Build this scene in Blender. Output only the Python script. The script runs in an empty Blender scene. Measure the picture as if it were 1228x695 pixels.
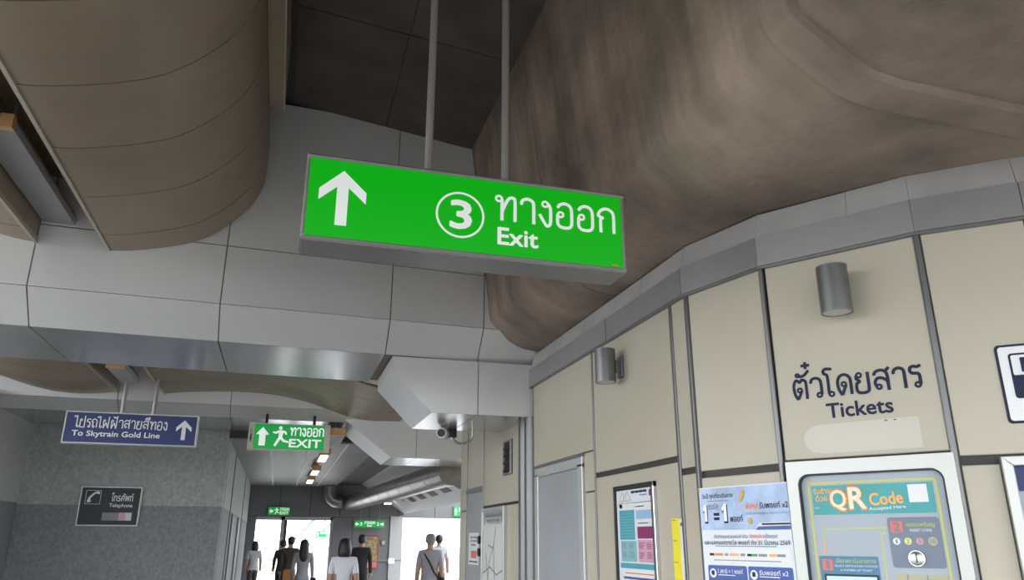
import bpy, bmesh, math, random
from mathutils import Vector, Matrix
random.seed(7)
SC = bpy.context.scene
COL = SC.collection
PI = math.pi

# ------------------------------------------------------------------ camera
cd = bpy.data.cameras.new('camera'); cam = bpy.data.objects.new('camera', cd); COL.objects.link(cam)
cd.sensor_fit = 'HORIZONTAL'; cd.sensor_width = 36.0; cd.lens = 36.0 * 909.0 / 1228.0
cd.clip_start = 0.05; cd.clip_end = 500
CX = Vector((0.959, -0.283, 0.002)); BK = Vector((-0.268, -0.911, -0.314))   # camera right, camera backwards
BK.normalize(); CX = (CX - BK * CX.dot(BK)).normalized(); UP = BK.cross(CX)
cam.matrix_world = Matrix(((CX.x, UP.x, BK.x, 0), (CX.y, UP.y, BK.y, 0), (CX.z, UP.z, BK.z, 1.6), (0, 0, 0, 1)))
SC.camera = cam

# ------------------------------------------------------------------ sky: even bright overcast
wd = bpy.data.worlds.new('overcast_sky'); SC.world = wd; wd.use_nodes = True
bg = wd.node_tree.nodes['Background']; bg.inputs[0].default_value = (0.93, 0.965, 1.0, 1); bg.inputs[1].default_value = 5.6
SC.view_settings.view_transform = 'Standard'; SC.view_settings.look = 'None'
SC.view_settings.gamma = 1.0; SC.view_settings.use_curve_mapping = False
SC.view_settings.exposure = 0.0

# ------------------------------------------------------------------ materials
MATS = {}
def mat(name, col, rough=0.5, metal=0.0, var=0.0, scale=3.0, stretch=(1, 1, 1), bump=0.0, bscale=40.0, emit=None, estr=1.0, dark=None, alpha=1.0, trans=0.0):
    m = bpy.data.materials.new(name); m.use_nodes = True
    nt = m.node_tree; b = nt.nodes['Principled BSDF']
    b.inputs['Base Color'].default_value = (*col, 1); b.inputs['Roughness'].default_value = rough; b.inputs['Metallic'].default_value = metal
    if var > 0 or bump > 0:
        tc = nt.nodes.new('ShaderNodeTexCoord'); mp = nt.nodes.new('ShaderNodeMapping'); mp.inputs['Scale'].default_value = stretch
        geo = nt.nodes.new('ShaderNodeNewGeometry')
        nt.links.new(geo.outputs['Position'], mp.inputs['Vector'])
    if var > 0:
        n = nt.nodes.new('ShaderNodeTexNoise'); n.inputs['Scale'].default_value = scale; n.inputs['Detail'].default_value = 6; n.inputs['Roughness'].default_value = 0.6
        nt.links.new(mp.outputs[0], n.inputs['Vector'])
        r = nt.nodes.new('ShaderNodeValToRGB'); d = dark or tuple(c * (1 - var) for c in col)
        r.color_ramp.elements[0].position = 0.3; r.color_ramp.elements[0].color = (*d, 1)
        r.color_ramp.elements[1].position = 0.7; r.color_ramp.elements[1].color = (*[min(1, c * (1 + var * 0.5)) for c in col], 1)
        nt.links.new(n.outputs['Fac'], r.inputs[0]); nt.links.new(r.outputs[0], b.inputs['Base Color'])
    if bump > 0:
        n2 = nt.nodes.new('ShaderNodeTexNoise'); n2.inputs['Scale'].default_value = bscale; n2.inputs['Detail'].default_value = 4
        nt.links.new(geo.outputs['Position'], n2.inputs['Vector'])
        bp = nt.nodes.new('ShaderNodeBump'); bp.inputs['Strength'].default_value = bump; bp.inputs['Distance'].default_value = 0.02
        nt.links.new(n2.outputs['Fac'], bp.inputs['Height']); nt.links.new(bp.outputs[0], b.inputs['Normal'])
    if emit:
        b.inputs['Emission Color'].default_value = (*emit, 1); b.inputs['Emission Strength'].default_value = estr
    if alpha < 1: b.inputs['Alpha'].default_value = alpha
    if trans > 0: b.inputs['Transmission Weight'].default_value = trans
    MATS[name] = m
    return m
def M(n): return MATS[n]

mat('beige_panel', (0.485, 0.445, 0.355), 0.42, 0.0, 0.06, 0.9)
mat('joint_dark', (0.035, 0.033, 0.03), 0.6)
mat('steel_strip', (0.17, 0.17, 0.175), 0.35, 0.6, 0.1, 2)
mat('fascia_grey', (0.36, 0.35, 0.355), 0.36, 0.5, 0.12, 1.2)
mat('ledge_grey', (0.52, 0.51, 0.505), 0.5, 0.3, 0.15, 2.0)
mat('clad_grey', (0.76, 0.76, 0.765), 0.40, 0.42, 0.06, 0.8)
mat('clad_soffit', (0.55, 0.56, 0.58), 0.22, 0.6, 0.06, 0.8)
mat('sign_trim', (0.40, 0.39, 0.38), 0.3, 0.6)
mat('sign_frame', (0.30, 0.295, 0.29), 0.32, 0.8)
mat('clad_joint', (0.26, 0.215, 0.15), 0.7)
mat('bronze_panel', (0.295, 0.23, 0.168), 0.45, 0.15, 0.18, 1.3)
mat('bronze_lip', (0.42, 0.38, 0.31), 0.45, 0.2)
mat('dark_ceiling', (0.085, 0.066, 0.060), 0.7, 0.0, 0.35, 2.0)
mat('concrete_wall', (0.41, 0.44, 0.425), 0.8, 0.0, 0.28, 22.0, (1, 1, 0.8), 0.6, 60)
mat('concrete_wall_low', (0.25, 0.268, 0.285), 0.8, 0.0, 0.28, 22.0, (1, 1, 0.8), 0.6, 60)
mat('concrete_pale', (0.54, 0.545, 0.545), 0.8, 0.0, 0.2, 22.0, (1, 1, 1), 0.6, 60)
mat('floor_stone', (0.23, 0.226, 0.215), 0.35, 0.0, 0.1, 3.0)
mat('alu', (0.55, 0.55, 0.56), 0.28, 0.9)
mat('rod_grey', (0.42, 0.40, 0.385), 0.35, 0.35)
mat('alu_dark', (0.23, 0.23, 0.24), 0.35, 0.6)
mat('gunmetal', (0.20, 0.20, 0.205), 0.33, 0.75)
mat('black', (0.012, 0.012, 0.013), 0.5)
mat('rubber', (0.02, 0.02, 0.02), 0.6)
mat('white', (0.78, 0.79, 0.80), 0.5)
mat('offwhite', (0.66, 0.66, 0.63), 0.5)
mat('cream_plastic', (0.62, 0.60, 0.50), 0.45)
mat('navy', (0.012, 0.017, 0.05), 0.75)
mat('navy_face', (0.030, 0.045, 0.155), 0.6)
mat('slate_face', (0.03, 0.034, 0.042), 0.6)
mat('green_lit', (0.0, 0.10, 0.005), 0.4, emit=(0.0, 0.42, 0.003), estr=0.80)
mat('white_lit', (0.4, 0.42, 0.4), 0.5, emit=(0.75, 0.80, 0.75), estr=0.62)
mat('green_exit', (0.0, 0.28, 0.06), 0.35, emit=(0.0, 0.34, 0.05), estr=0.55)
mat('white_exit', (0.7, 0.75, 0.7), 0.4, emit=(0.8, 0.9, 0.82), estr=0.6)
mat('tube_lit', (0.9, 0.9, 0.9), 0.4, emit=(1.0, 0.98, 0.9), estr=9.0)
mat('batten_grey', (0.30, 0.305, 0.32), 0.5)
mat('orange_wood', (0.72, 0.40, 0.18), 0.55, 0.0, 0.15, 8)
mat('ceiling_tile', (0.24, 0.235, 0.24), 0.45, 0.15, 0.12, 2)
mat('ceiling_tile_dark', (0.13, 0.12, 0.13), 0.5, 0.1, 0.2, 2)
mat('soffit_white', (0.62, 0.62, 0.63), 0.45, 0.0, 0.06, 1)
mat('duct_metal', (0.30, 0.285, 0.27), 0.32, 0.75, 0.2, 4)
mat('end_wall', (0.16, 0.16, 0.17), 0.55, 0.1, 0.1, 1)
mat('column_pale', (0.40, 0.40, 0.41), 0.5, 0.1)
mat('door_grey', (0.33, 0.345, 0.36), 0.5, 0.0, 0.1, 1.5)
mat('door_frame', (0.52, 0.53, 0.53), 0.38, 0.4)
mat('yellow', (0.85, 0.72, 0.02), 0.5)
mat('paper', (0.70, 0.74, 0.80), 0.45)
mat('paper_white', (0.74, 0.75, 0.75), 0.45)
mat('paper_sky', (0.40, 0.52, 0.74), 0.45, 0, 0.35, 5.0)
mat('royal', (0.02, 0.07, 0.33), 0.4)
mat('teal_a', (0.07, 0.34, 0.40), 0.45)
mat('teal_b', (0.22, 0.47, 0.52), 0.45)
mat('sky_b', (0.30, 0.48, 0.68), 0.45)
mat('magenta', (0.25, 0.02, 0.12), 0.45)
mat('pink', (0.62, 0.34, 0.45), 0.45)
mat('orange', (0.80, 0.22, 0.03), 0.45)
mat('gold', (0.55, 0.33, 0.05), 0.4)
mat('grass_green', (0.05, 0.35, 0.08), 0.5)
mat('grey_print', (0.22, 0.24, 0.27), 0.5)
mat('steel_bright', (0.46, 0.47, 0.45), 0.33, 0.35)
mat('machine_face', (0.36, 0.41, 0.46), 0.45)
mat('machine_blue', (0.16, 0.195, 0.26), 0.45)
mat('lime', (0.55, 0.56, 0.17), 0.5)
mat('banner_teal', (0.03, 0.30, 0.33), 0.35, 0, 0.3, 4.0, (1, 1, 1), dark=(0.02, 0.26, 0.22))
mat('banner_orange', (0.85, 0.42, 0.12), 0.45)
mat('banner_cream', (0.85, 0.72, 0.52), 0.45)
mat('tag_red', (0.62, 0.16, 0.15), 0.45)
mat('panel_blue', (0.06, 0.20, 0.32), 0.45)
mat('screen_lit', (0.3, 0.4, 0.5), 0.2, emit=(0.55, 0.75, 0.95), estr=0.5)
mat('khaki', (0.42, 0.40, 0.25), 0.5)
mat('coin_silver', (0.6, 0.6, 0.62), 0.25, 0.9)
mat('coin_yellow', (0.72, 0.70, 0.20), 0.5)
mat('coin_pink', (0.65, 0.30, 0.33), 0.5)
mat('sticker', (0.54, 0.515, 0.445), 0.35)
mat('skin', (0.42, 0.25, 0.17), 0.55)
mat('hair_black', (0.012, 0.010, 0.010), 0.5)
mat('hair_grey', (0.22, 0.20, 0.19), 0.6)
mat('cloth_white', (0.66, 0.67, 0.72), 0.85)
mat('cloth_grey', (0.30, 0.30, 0.34), 0.85)
mat('cloth_black', (0.018, 0.018, 0.022), 0.85)
mat('cloth_brown', (0.06, 0.045, 0.045), 0.85)
mat('cloth_navy', (0.025, 0.03, 0.06), 0.85)
mat('cloth_jeans', (0.06, 0.085, 0.15), 0.85)
mat('cloth_pale', (0.50, 0.52, 0.55), 0.85)
mat('bag_orange', (0.38, 0.16, 0.04), 0.6)
mat('shoe', (0.03, 0.03, 0.03), 0.5)
mat('leaf', (0.16, 0.40, 0.09), 0.6, 0, 0.4, 8)
mat('rail_panel', (0.55, 0.56, 0.58), 0.5)
mat('outside_ground', (0.55, 0.55, 0.54), 0.7, 0, 0.1, 0.5)
mat('street', (0.14, 0.14, 0.135), 0.8)
mat('poster_gold', (0.35, 0.26, 0.12), 0.4, 0, 0.7, 12.0)
mat('poster_red', (0.28, 0.04, 0.05), 0.4)

# girder concrete: rain streaks run down the web
def girder_mat():
    m = mat('girder_concrete', (0.30, 0.235, 0.19), 0.75, 0.0, 0.62, 0.9, (1, 1, 1), 0.3, 18)
    nt = m.node_tree; b = nt.nodes['Principled BSDF']
    old = b.inputs['Base Color'].links[0].from_socket
    geo = [n for n in nt.nodes if n.bl_idname == 'ShaderNodeNewGeometry'][0]
    mp = nt.nodes.new('ShaderNodeMapping'); mp.inputs['Scale'].default_value = (0.3, 4.6, 0.22); mp.inputs['Rotation'].default_value = (-0.05, 0, 0)
    nt.links.new(geo.outputs['Position'], mp.inputs['Vector'])
    n = nt.nodes.new('ShaderNodeTexNoise'); n.inputs['Scale'].default_value = 1.0; n.inputs['Detail'].default_value = 5; n.inputs['Roughness'].default_value = 0.6
    nt.links.new(mp.outputs[0], n.inputs['Vector'])
    r = nt.nodes.new('ShaderNodeValToRGB'); r.color_ramp.elements[0].position = 0.33; r.color_ramp.elements[0].color = (0.66, 0.64, 0.63, 1)
    r.color_ramp.elements[1].position = 0.66; r.color_ramp.elements[1].color = (1.18, 1.14, 1.10, 1)
    nt.links.new(n.outputs['Fac'], r.inputs[0])
    mx = nt.nodes.new('ShaderNodeMix'); mx.data_type = 'RGBA'; mx.blend_type = 'MULTIPLY'; sx = nt.nodes.new('ShaderNodeSeparateXYZ'); nt.links.new(geo.outputs['Normal'], sx.inputs[0])
    ab = nt.nodes.new('ShaderNodeMath'); ab.operation = 'ABSOLUTE'; nt.links.new(sx.outputs['X'], ab.inputs[0])
    nt.links.new(ab.outputs[0], mx.inputs['Factor'])
    nt.links.new(old, mx.inputs['A']); nt.links.new(r.outputs[0], mx.inputs['B']); nt.links.new(mx.outputs['Result'], b.inputs['Base Color'])
girder_mat()

# ------------------------------------------------------------------ mesh helpers
class MB:
    def __init__(s): s.v = []; s.f = []; s.sm = []
    def add(s, vs, fs, smooth=False):
        o = len(s.v); s.v += [tuple(p) for p in vs]; s.f += [tuple(i + o for i in f) for f in fs]; s.sm += [smooth] * len(fs); return s
    def hexa(s, p):   # p: bottom ring 0-3, top ring 4-7
        return s.add(p, [(3, 2, 1, 0), (4, 5, 6, 7), (0, 1, 5, 4), (1, 2, 6, 5), (2, 3, 7, 6), (3, 0, 4, 7)])
    def box(s, x0, x1, y0, y1, z0, z1):
        return s.hexa([(x0, y0, z0), (x1, y0, z0), (x1, y1, z0), (x0, y1, z0), (x0, y0, z1), (x1, y0, z1), (x1, y1, z1), (x0, y1, z1)])
    def cbox(s, x0, x1, y0, y1, z0, z1, c=0.004):      # box with its front edges chamfered (front = -y)
        return s.prism_y([(x0, z0), (x1, z0), (x1, z1), (x0, z1)], y0, y1, c)
    def prism_y(s, poly, y0, y1, c=0.0):               # polygon in xz (any order), extruded from y0 (front) to y1
        a = sum(poly[i][0] * poly[(i + 1) % len(poly)][1] - poly[(i + 1) % len(poly)][0] * poly[i][1] for i in range(len(poly)))
        if a < 0: poly = poly[::-1]
        n = len(poly); mx = sum(p[0] for p in poly) / n; mz = sum(p[1] for p in poly) / n
        rings = []
        if c > 0:
            hw = max(abs(p[0] - mx) for p in poly); hh = max(abs(p[1] - mz) for p in poly)
            rings.append([(mx + (p[0] - mx) * (1 - c / hw), y0, mz + (p[1] - mz) * (1 - c / hh)) for p in poly]); rings.append([(p[0], y0 + c, p[1]) for p in poly])
        else: rings.append([(p[0], y0, p[1]) for p in poly])
        rings.append([(p[0], y1, p[1]) for p in poly])
        vs = [p for r in rings for p in r]; fs = [tuple(range(n)), tuple(range(len(rings) * n - 1, (len(rings) - 1) * n - 1, -1))]
        for k in range(len(rings) - 1):
            for i in range(n):
                j = (i + 1) % n; fs.append((k * n + i, (k + 1) * n + i, (k + 1) * n + j, k * n + j))
        return s.add(vs, fs)
    def cyl(s, p0, p1, r0, r1=None, n=16, smooth=True, caps=True):
        p0 = Vector(p0); p1 = Vector(p1); r1 = r0 if r1 is None else r1
        d = (p1 - p0).normalized(); a = d.orthogonal().normalized(); b = d.cross(a)
        vs = [p + (a * math.cos(2 * PI * i / n) + b * math.sin(2 * PI * i / n)) * r for p, r in ((p0, r0), (p1, r1)) for i in range(n)]
        s.add(vs, [(i, (i + 1) % n, n + (i + 1) % n, n + i) for i in range(n)], smooth)
        if caps:
            s.add(vs[:n], [tuple(range(n - 1, -1, -1))]); s.add(vs[n:], [tuple(range(n))])
        return s
    def tube(s, pts, r, n=10):
        pts = [Vector(p) for p in pts]; ref = None; rings = []
        for i, p in enumerate(pts):
            d = (pts[min(i + 1, len(pts) - 1)] - pts[max(i - 1, 0)]).normalized()
            a = d.orthogonal().normalized() if ref is None else (ref - d * ref.dot(d)).normalized()
            ref = a; b = d.cross(a); rings.append([p + (a * math.cos(2 * PI * k / n) + b * math.sin(2 * PI * k / n)) * r for k in range(n)])
        vs = [q for g in rings for q in g]; fs = []
        for i in range(len(pts) - 1):
            for k in range(n): fs.append((i * n + k, i * n + (k + 1) % n, (i + 1) * n + (k + 1) % n, (i + 1) * n + k))
        s.add(vs, fs, True); s.add(rings[0], [tuple(range(n - 1, -1, -1))]); s.add(rings[-1], [tuple(range(n))])
        return s
    def ball(s, c, rx, ry, rz, n=12, m=8, z0=-1.0):     # ellipsoid; z0 > -1 keeps only the part above z0*rz
        c = Vector(c); a0 = math.asin(z0); vs = []; fs = []
        for j in range(m + 1):
            a = a0 + (PI / 2 - a0) * j / m
            for i in range(n):
                t = 2 * PI * i / n; vs.append(c + Vector((rx * math.cos(a) * math.cos(t), ry * math.cos(a) * math.sin(t), rz * math.sin(a))))
        for j in range(m):
            for i in range(n): fs.append((j * n + i, j * n + (i + 1) % n, (j + 1) * n + (i + 1) % n, (j + 1) * n + i))
        fs.append(tuple(range(n - 1, -1, -1)))
        return s.add(vs, fs, True)
    def strip_x(s, prof, x0, x1, shear=None):           # closed yz profile extruded along x
        n = len(prof); sh = shear or (lambda x: 0.0)
        vs = [(x, y + sh(x), z) for x in (x0, x1) for y, z in prof]
        return s.add(vs, [(i, n + i, n + (i + 1) % n, (i + 1) % n) for i in range(n)] + [tuple(range(n)), tuple(range(2 * n - 1, n - 1, -1))])
    def strip_y(s, prof, y0, y1, smooth=False):         # closed xz profile extruded along y
        n = len(prof)
        vs = [(x, y, z) for y in (y0, y1) for x, z in prof]
        s.add(vs, [(i, (i + 1) % n, n + (i + 1) % n, n + i) for i in range(n)], smooth)
        return s.add(vs, [tuple(range(n - 1, -1, -1)), tuple(range(n, 2 * n))])
    def build(s, name, material, parent=None, fix=True):
        me = bpy.data.meshes.new(name); me.from_pydata(s.v, [], s.f); me.update()
        for p, q in zip(me.polygons, s.sm): p.use_smooth = q
        if fix:
            bm = bmesh.new(); bm.from_mesh(me); bmesh.ops.remove_doubles(bm, verts=bm.verts, dist=1e-6); bmesh.ops.recalc_face_normals(bm, faces=bm.faces); bm.to_mesh(me); bm.free()
        if any(s.sm): me.set_sharp_from_angle(angle=math.radians(35))
        me.materials.append(M(material) if isinstance(material, str) else material)
        return link(name, me, parent)
def link(name, me, parent=None):
    o = bpy.data.objects.new(name, me); COL.objects.link(o)
    if parent is not None: o.parent = parent
    return o
def tag(o, label=None, cat=None, group=None, kind=None):
    if label: o['label'] = label
    if cat: o['category'] = cat
    if group: o['group'] = group
    if kind: o['kind'] = kind
    return o
def struct(o, label, cat): return tag(o, label, cat, kind='structure')
def thing(name, mtx, label, cat, group=None):
    o = bpy.data.objects.new(name, None); COL.objects.link(o); o.empty_display_size = 0.1
    o.matrix_world = mtx if isinstance(mtx, Matrix) else Matrix.Translation(mtx)
    return tag(o, label, cat, group)
def rr(x0, x1, z0, z1, r, n=6):
    p = []
    for cx, cz, a in ((x1 - r, z0 + r, -PI / 2), (x1 - r, z1 - r, 0), (x0 + r, z1 - r, PI / 2), (x0 + r, z0 + r, PI)):
        for k in range(n + 1): p.append((cx + r * math.cos(a + PI / 2 * k / n), cz + r * math.sin(a + PI / 2 * k / n)))
    return p
def disc(cx, cz, r, n=28): return [(cx + r * math.cos(2 * PI * i / n), cz + r * math.sin(2 * PI * i / n)) for i in range(n)]
def ring_plate(outer, hole, y0, y1):                    # plate with a hole, front at y0
    bm = bmesh.new(); es = []
    for lp in (outer, hole):
        vs = [bm.verts.new((x, y0, z)) for x, z in lp]
        for i in range(len(vs)): es.append(bm.edges.new((vs[i], vs[(i + 1) % len(vs)])))
    g = bmesh.ops.triangle_fill(bm, edges=es, use_beauty=True, use_dissolve=False)
    fs = [f for f in g['geom'] if isinstance(f, bmesh.types.BMFace)]
    ex = bmesh.ops.extrude_face_region(bm, geom=fs)
    bmesh.ops.translate(bm, verts=[v for v in ex['geom'] if isinstance(v, bmesh.types.BMVert)], vec=(0, y1 - y0, 0))
    bm.verts.ensure_lookup_table(); bm.verts.index_update()
    m = MB(); m.add([v.co.copy() for v in bm.verts], [tuple(v.index for v in f.verts) for f in bm.faces]); bm.free()
    return m
def plate(parent, name, material, x0, x1, z0, z1, y=-0.001, t=0.001, r=0.0, label=None):
    m = MB().prism_y(rr(x0, x1, z0, z1, r) if r > 0 else [(x0, z0), (x1, z0), (x1, z1), (x0, z1)], y, y + t)
    o = m.build(name, material, parent)
    if label: o['label'] = label
    return o
def poly(parent, name, material, pts, y=-0.001, t=0.001):
    return MB().prism_y(pts, y, y + t).build(name, material, parent)

_fc = None
def text(parent, s, x0, x1, z0, z1, material, y=-0.002, bold=0.0, name='lettering', ext=0.0006, rot=0.0):
    """flat letters filling the given rectangle of the parent's front (xz) plane"""
    cu = bpy.data.curves.new('t', 'FONT'); cu.body = s; cu.size = 1.0; cu.offset = 0.0; cu.extrude = 0.0; cu.resolution_u = 3; cu.fill_mode = 'FRONT'
    ob = bpy.data.objects.new('t', cu); COL.objects.link(ob)
    dg = bpy.context.evaluated_depsgraph_get(); me = bpy.data.meshes.new_from_object(ob.evaluated_get(dg))
    bpy.data.objects.remove(ob); bpy.data.curves.remove(cu)
    xs = [v.co.x for v in me.vertices]; ys = [v.co.y for v in me.vertices]
    if not xs: return None
    ax, bx, ay, by = min(xs), max(xs), min(ys), max(ys)
    cr, sr = math.cos(rot), math.sin(rot); mx, mz = (x0 + x1) / 2, (z0 + z1) / 2
    for v in me.vertices:
        px = x0 + (v.co.x - ax) / max(bx - ax, 1e-6) * (x1 - x0); pz = z0 + (v.co.y - ay) / max(by - ay, 1e-6) * (z1 - z0)
        v.co = (mx + (px - mx) * cr - (pz - mz) * sr, y, mz + (px - mx) * sr + (pz - mz) * cr)
    if bold > 0:                                        # heavier weight: the outline swept round a small circle
        k = bold * 0.75 * (z1 - z0) / max(by - ay, 1e-6); base = [v.co.copy() for v in me.vertices]; fs = [tuple(p.vertices) for p in me.polygons]; vs = []; ff = []
        for q in range(8):
            o = len(vs); dx, dz = k * math.cos(q * PI / 4), k * math.sin(q * PI / 4)
            vs += [(c.x + dx, c.y - q * 3e-5, c.z + dz) for c in base]; ff += [tuple(i + o for i in f) for f in fs]
        me = bpy.data.meshes.new(name); me.from_pydata(vs, [], ff)
    me.update(); me.name = name; me.materials.clear(); me.materials.append(M(material))
    return link(name, me, parent)

# looped Thai letters as strokes: (advance, [strokes]); ('o', cx, cz, r) is a loop
G = {
 'า': (0.62, [[(0.02, .74), (.06, .90), (.22, .98), (.38, .92), (.44, .76), (.44, 0)]]),
 'ท': (0.86, [('o', .12, .86, .105), [(.225, .86), (.225, 0)], [(.225, .35), (.36, .72), (.46, .90), (.57, .94), (.66, .84), (.66, 0)]]),
 'ง': (0.60, [('o', .22, .86, .105), [(.325, .88), (.40, .70), (.40, .16), (.34, .02), (.24, .02), (.02, .44)]]),
 'อ': (0.74, [('o', .155, .52, .10), [(.055, .52), (.05, .16), (.14, .03), (.30, 0), (.46, .03), (.54, .18), (.54, .74), (.46, .92), (.30, .98), (.14, .92), (.06, .80)]]),
 'ก': (0.76, [[(.10, 0), (.10, .52), (.17, .60), (.02, .68), (.08, .86), (.22, .97), (.38, .98), (.52, .88), (.57, .72), (.57, 0)]]),
 'ด': (0.78, [('o', .31, .52, .10), [(.41, .50), (.20, .0)], [(.20, .0), (.08, .28), (.05, .62), (.13, .88), (.30, .98), (.46, .95), (.57, .82), (.60, .66), (.60, 0)]]),
 'ต': (0.80, [('o', .31, .46, .10), [(.41, .44), (.20, .0)], [(.20, .0), (.08, .28), (.05, .68), (.13, .92), (.22, .97), (.33, .86), (.44, .97), (.54, .94), (.61, .80), (.61, 0)]]),
 'ว': (0.62, [[(.02, .76), (.08, .92), (.24, .98), (.40, .92), (.47, .74), (.47, .14)], ('o', .365, .13, .105)]),
 'โ': (0.52, [('o', .27, .11, .105), [(.165, .11), (.165, 1.0), (.05, 1.12), (.0, 1.24), (.08, 1.36), (.22, 1.36), (.36, 1.33)]]),
 'ไ': (0.48, [('o', .27, .11, .105), [(.165, .11), (.165, 1.12), (.14, 1.28), (.06, 1.32), (-.02, 1.22), (-.10, 1.18), (-.16, 1.30)]]),
 'ย': (0.76, [('o', .19, .86, .105), [(.085, .86), (.07, .70), (.20, .56), (.07, .46), (.05, .16), (.13, .03), (.30, 0), (.46, .03), (.55, .16), (.55, .98)]]),
 'ส': (0.80, [('o', .20, .20, .10), [(.10, .22), (.06, .44), (.16, .60), (.30, .62), (.46, .54), (.56, .40), (.58, 0)], [(.04, .78), (.12, .92), (.28, .98), (.44, .95), (.55, .82), (.58, .60), (.58, .30)], [(.46, .86), (.68, 1.08)]]),
 'ร': (0.58, [('o', .29, .11, .105), [(.395, .11), (.395, .50), (.34, .62), (.12, .66), (.05, .78), (.08, .92), (.20, .97), (.34, .93), (.46, .98)]]),
 'ป': (0.78, [('o', .17, .86, .105), [(.065, .86), (.065, .02), (.56, .02), (.56, 1.34)]]),
 'ถ': (0.78, [('o', .23, .11, .105), [(.125, .11), (.125, .52), (.19, .60), (.03, .68), (.08, .86), (.22, .97), (.38, .98), (.52, .88), (.58, .72), (.58, 0)]]),
 'ฟ': (0.92, [('o', .17, .86, .105), [(.065, .86), (.10, 0), (.36, .62), (.62, 0), (.66, 1.34)]]),
}
MARK = {
 'ั': [('o', -.54, 1.22, .075), [(-.47, 1.24), (-.42, 1.14), (-.22, 1.20), (-.02, 1.42)]],
 '๋': [[(-.34, 1.68), (.06, 1.68)], [(-.14, 1.50), (-.14, 1.86)]],
 '้': [('o', -.62, 1.30, .06), [(-.57, 1.34), (-.52, 1.20), (-.30, 1.32), (-.22, 1.42)]],
 'ี': [[(-.62, 1.18), (-.46, 1.34), (-.24, 1.34), (-.12, 1.20), (-.62, 1.18)], [(-.12, 1.18), (-.12, 1.50)]],
}
def thai(parent, s, x0, x1, z0, z1, material, y=-0.002, wt=0.095, ztop=1.0, name='lettering'):
    """stroke letters; z0..z1 is the height of a plain consonant"""
    x = 0.0; strokes = []; gi = -1
    for ch in s:
        gi += ch not in MARK
        g = MARK.get(ch) or G[ch][1]
        for st in g:
            if st[0] == 'o':
                _, cx, cz, r = st; strokes.append(([(x + cx + r * .95 * math.cos(2 * PI * k / 16), cz + r * math.sin(2 * PI * k / 16)) for k in range(17)], wt * .72, gi))
            else:
                pts = st; 
                if len(pts) > 3 and ch not in 'ปฟ' : pts = smooth_poly(pts)
                strokes.append(([(x + a, b) for a, b in pts], wt, gi))
        if ch not in MARK: x += G[ch][0]
    W_ = x - 0.16; kx = (x1 - x0) / W_; kz = (z1 - z0); ms = [MB() for _ in range(gi + 1)]; q = 0
    for pts, w, gk in strokes:
        m = ms[gk]
        w2 = w / 2 * kz; P_ = [Vector((x0 + a * kx, z0 + b * kz)) for a, b in pts]
        for a, b in zip(P_[:-1], P_[1:]):
            d = b - a
            if d.length < 1e-7: continue
            n = Vector((-d.y, d.x)).normalized() * w2; q += 1; yy = y - (q % 40) * 2e-5
            m.add([(a.x + n.x, yy, a.y + n.y), (b.x + n.x, yy, b.y + n.y), (b.x - n.x, yy, b.y - n.y), (a.x - n.x, yy, a.y - n.y)], [(3, 2, 1, 0)])
        for i_, p in enumerate(P_[1:-1]): m.add([(p.x + w2 * math.cos(PI * k / 4), y - 9e-4 - (i_ % 3) * 4e-5, p.y + w2 * math.sin(PI * k / 4)) for k in range(8)], [tuple(range(8))])
    for m in ms: m.build('letter', material, parent, fix=False)
def smooth_poly(p, n=4):
    out = []
    for i in range(len(p) - 1):
        a, b, c, d = p[max(i - 1, 0)], p[i], p[i + 1], p[min(i + 2, len(p) - 1)]
        for k in range(n):
            t = k / n; out.append(tuple(0.5 * (2 * b[j] + (c[j] - a[j]) * t * .8 + (2 * a[j] * .8 + (-6 + .8 * 1) * b[j] + (6 - .8 * 2) * c[j] - .8 * d[j]) * t * t + (-.8 * a[j] + (4 - .8) * b[j] + (.8 - 4) * c[j] + .8 * d[j]) * t ** 3) for j in (0, 1)))
    return out + [p[-1]]

# ================================================================== SETTING
def extr(): pass
fl = MB().box(-16, 12, -24, 25.6, -0.2, 0).build('floor', 'floor_stone'); struct(fl, 'pale polished stone concourse floor', 'floor')
fo2 = MB().box(-200, 200, -200, 25.6, -0.5, -0.25).build('ground_blocker', 'street'); struct(fo2, 'dark unseen ground added around the station to block sky light from below', 'ground')  # unseen sheet, added to stop the sky lighting the hall from below
fo = MB().box(-60, 60, 25.6, 200, -0.22, -0.02).build('ground_outside', 'outside_ground'); struct(fo, 'bright paved walkway outside the end doorways', 'ground')

# ---- ticket hall wall: four straight runs joined at bends
W = [(2.54, 11.3), (2.54, 4.42), (2.713, 3.79), (3.207, 3.068), (3.582, 2.731), (5.4, 1.42)]
def wm(seg, s, z, d=0.0):
    """frame on the wall: x along the wall, y into it, z up"""
    P = Vector(W[seg]); Q = Vector(W[seg + 1]); t = (Q - P).normalized(); n = Vector((-t.y, t.x)); o = P + t * s - n * d
    return Matrix(((t.x, n.x, 0, o.x), (t.y, n.y, 0, o.y), (0, 0, 1, z), (0, 0, 0, 1)))
def seglen(i): return (Vector(W[i + 1]) - Vector(W[i])).length
def offset_path(path, d):                                # path moved d to the viewer's side
    out = []
    for i, p in enumerate(path):
        ns = []
        for a, b in ((i - 1, i), (i, i + 1)):
            if a >= 0 and b < len(path):
                t = (Vector(path[b]) - Vector(path[a])).normalized(); ns.append(Vector((t.y, -t.x)))
        n = sum(ns, Vector((0, 0))).normalized(); k = 1 / max(0.3, n.dot(ns[0])); out.append(tuple(Vector(p) + n * d * k))
    return out
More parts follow.
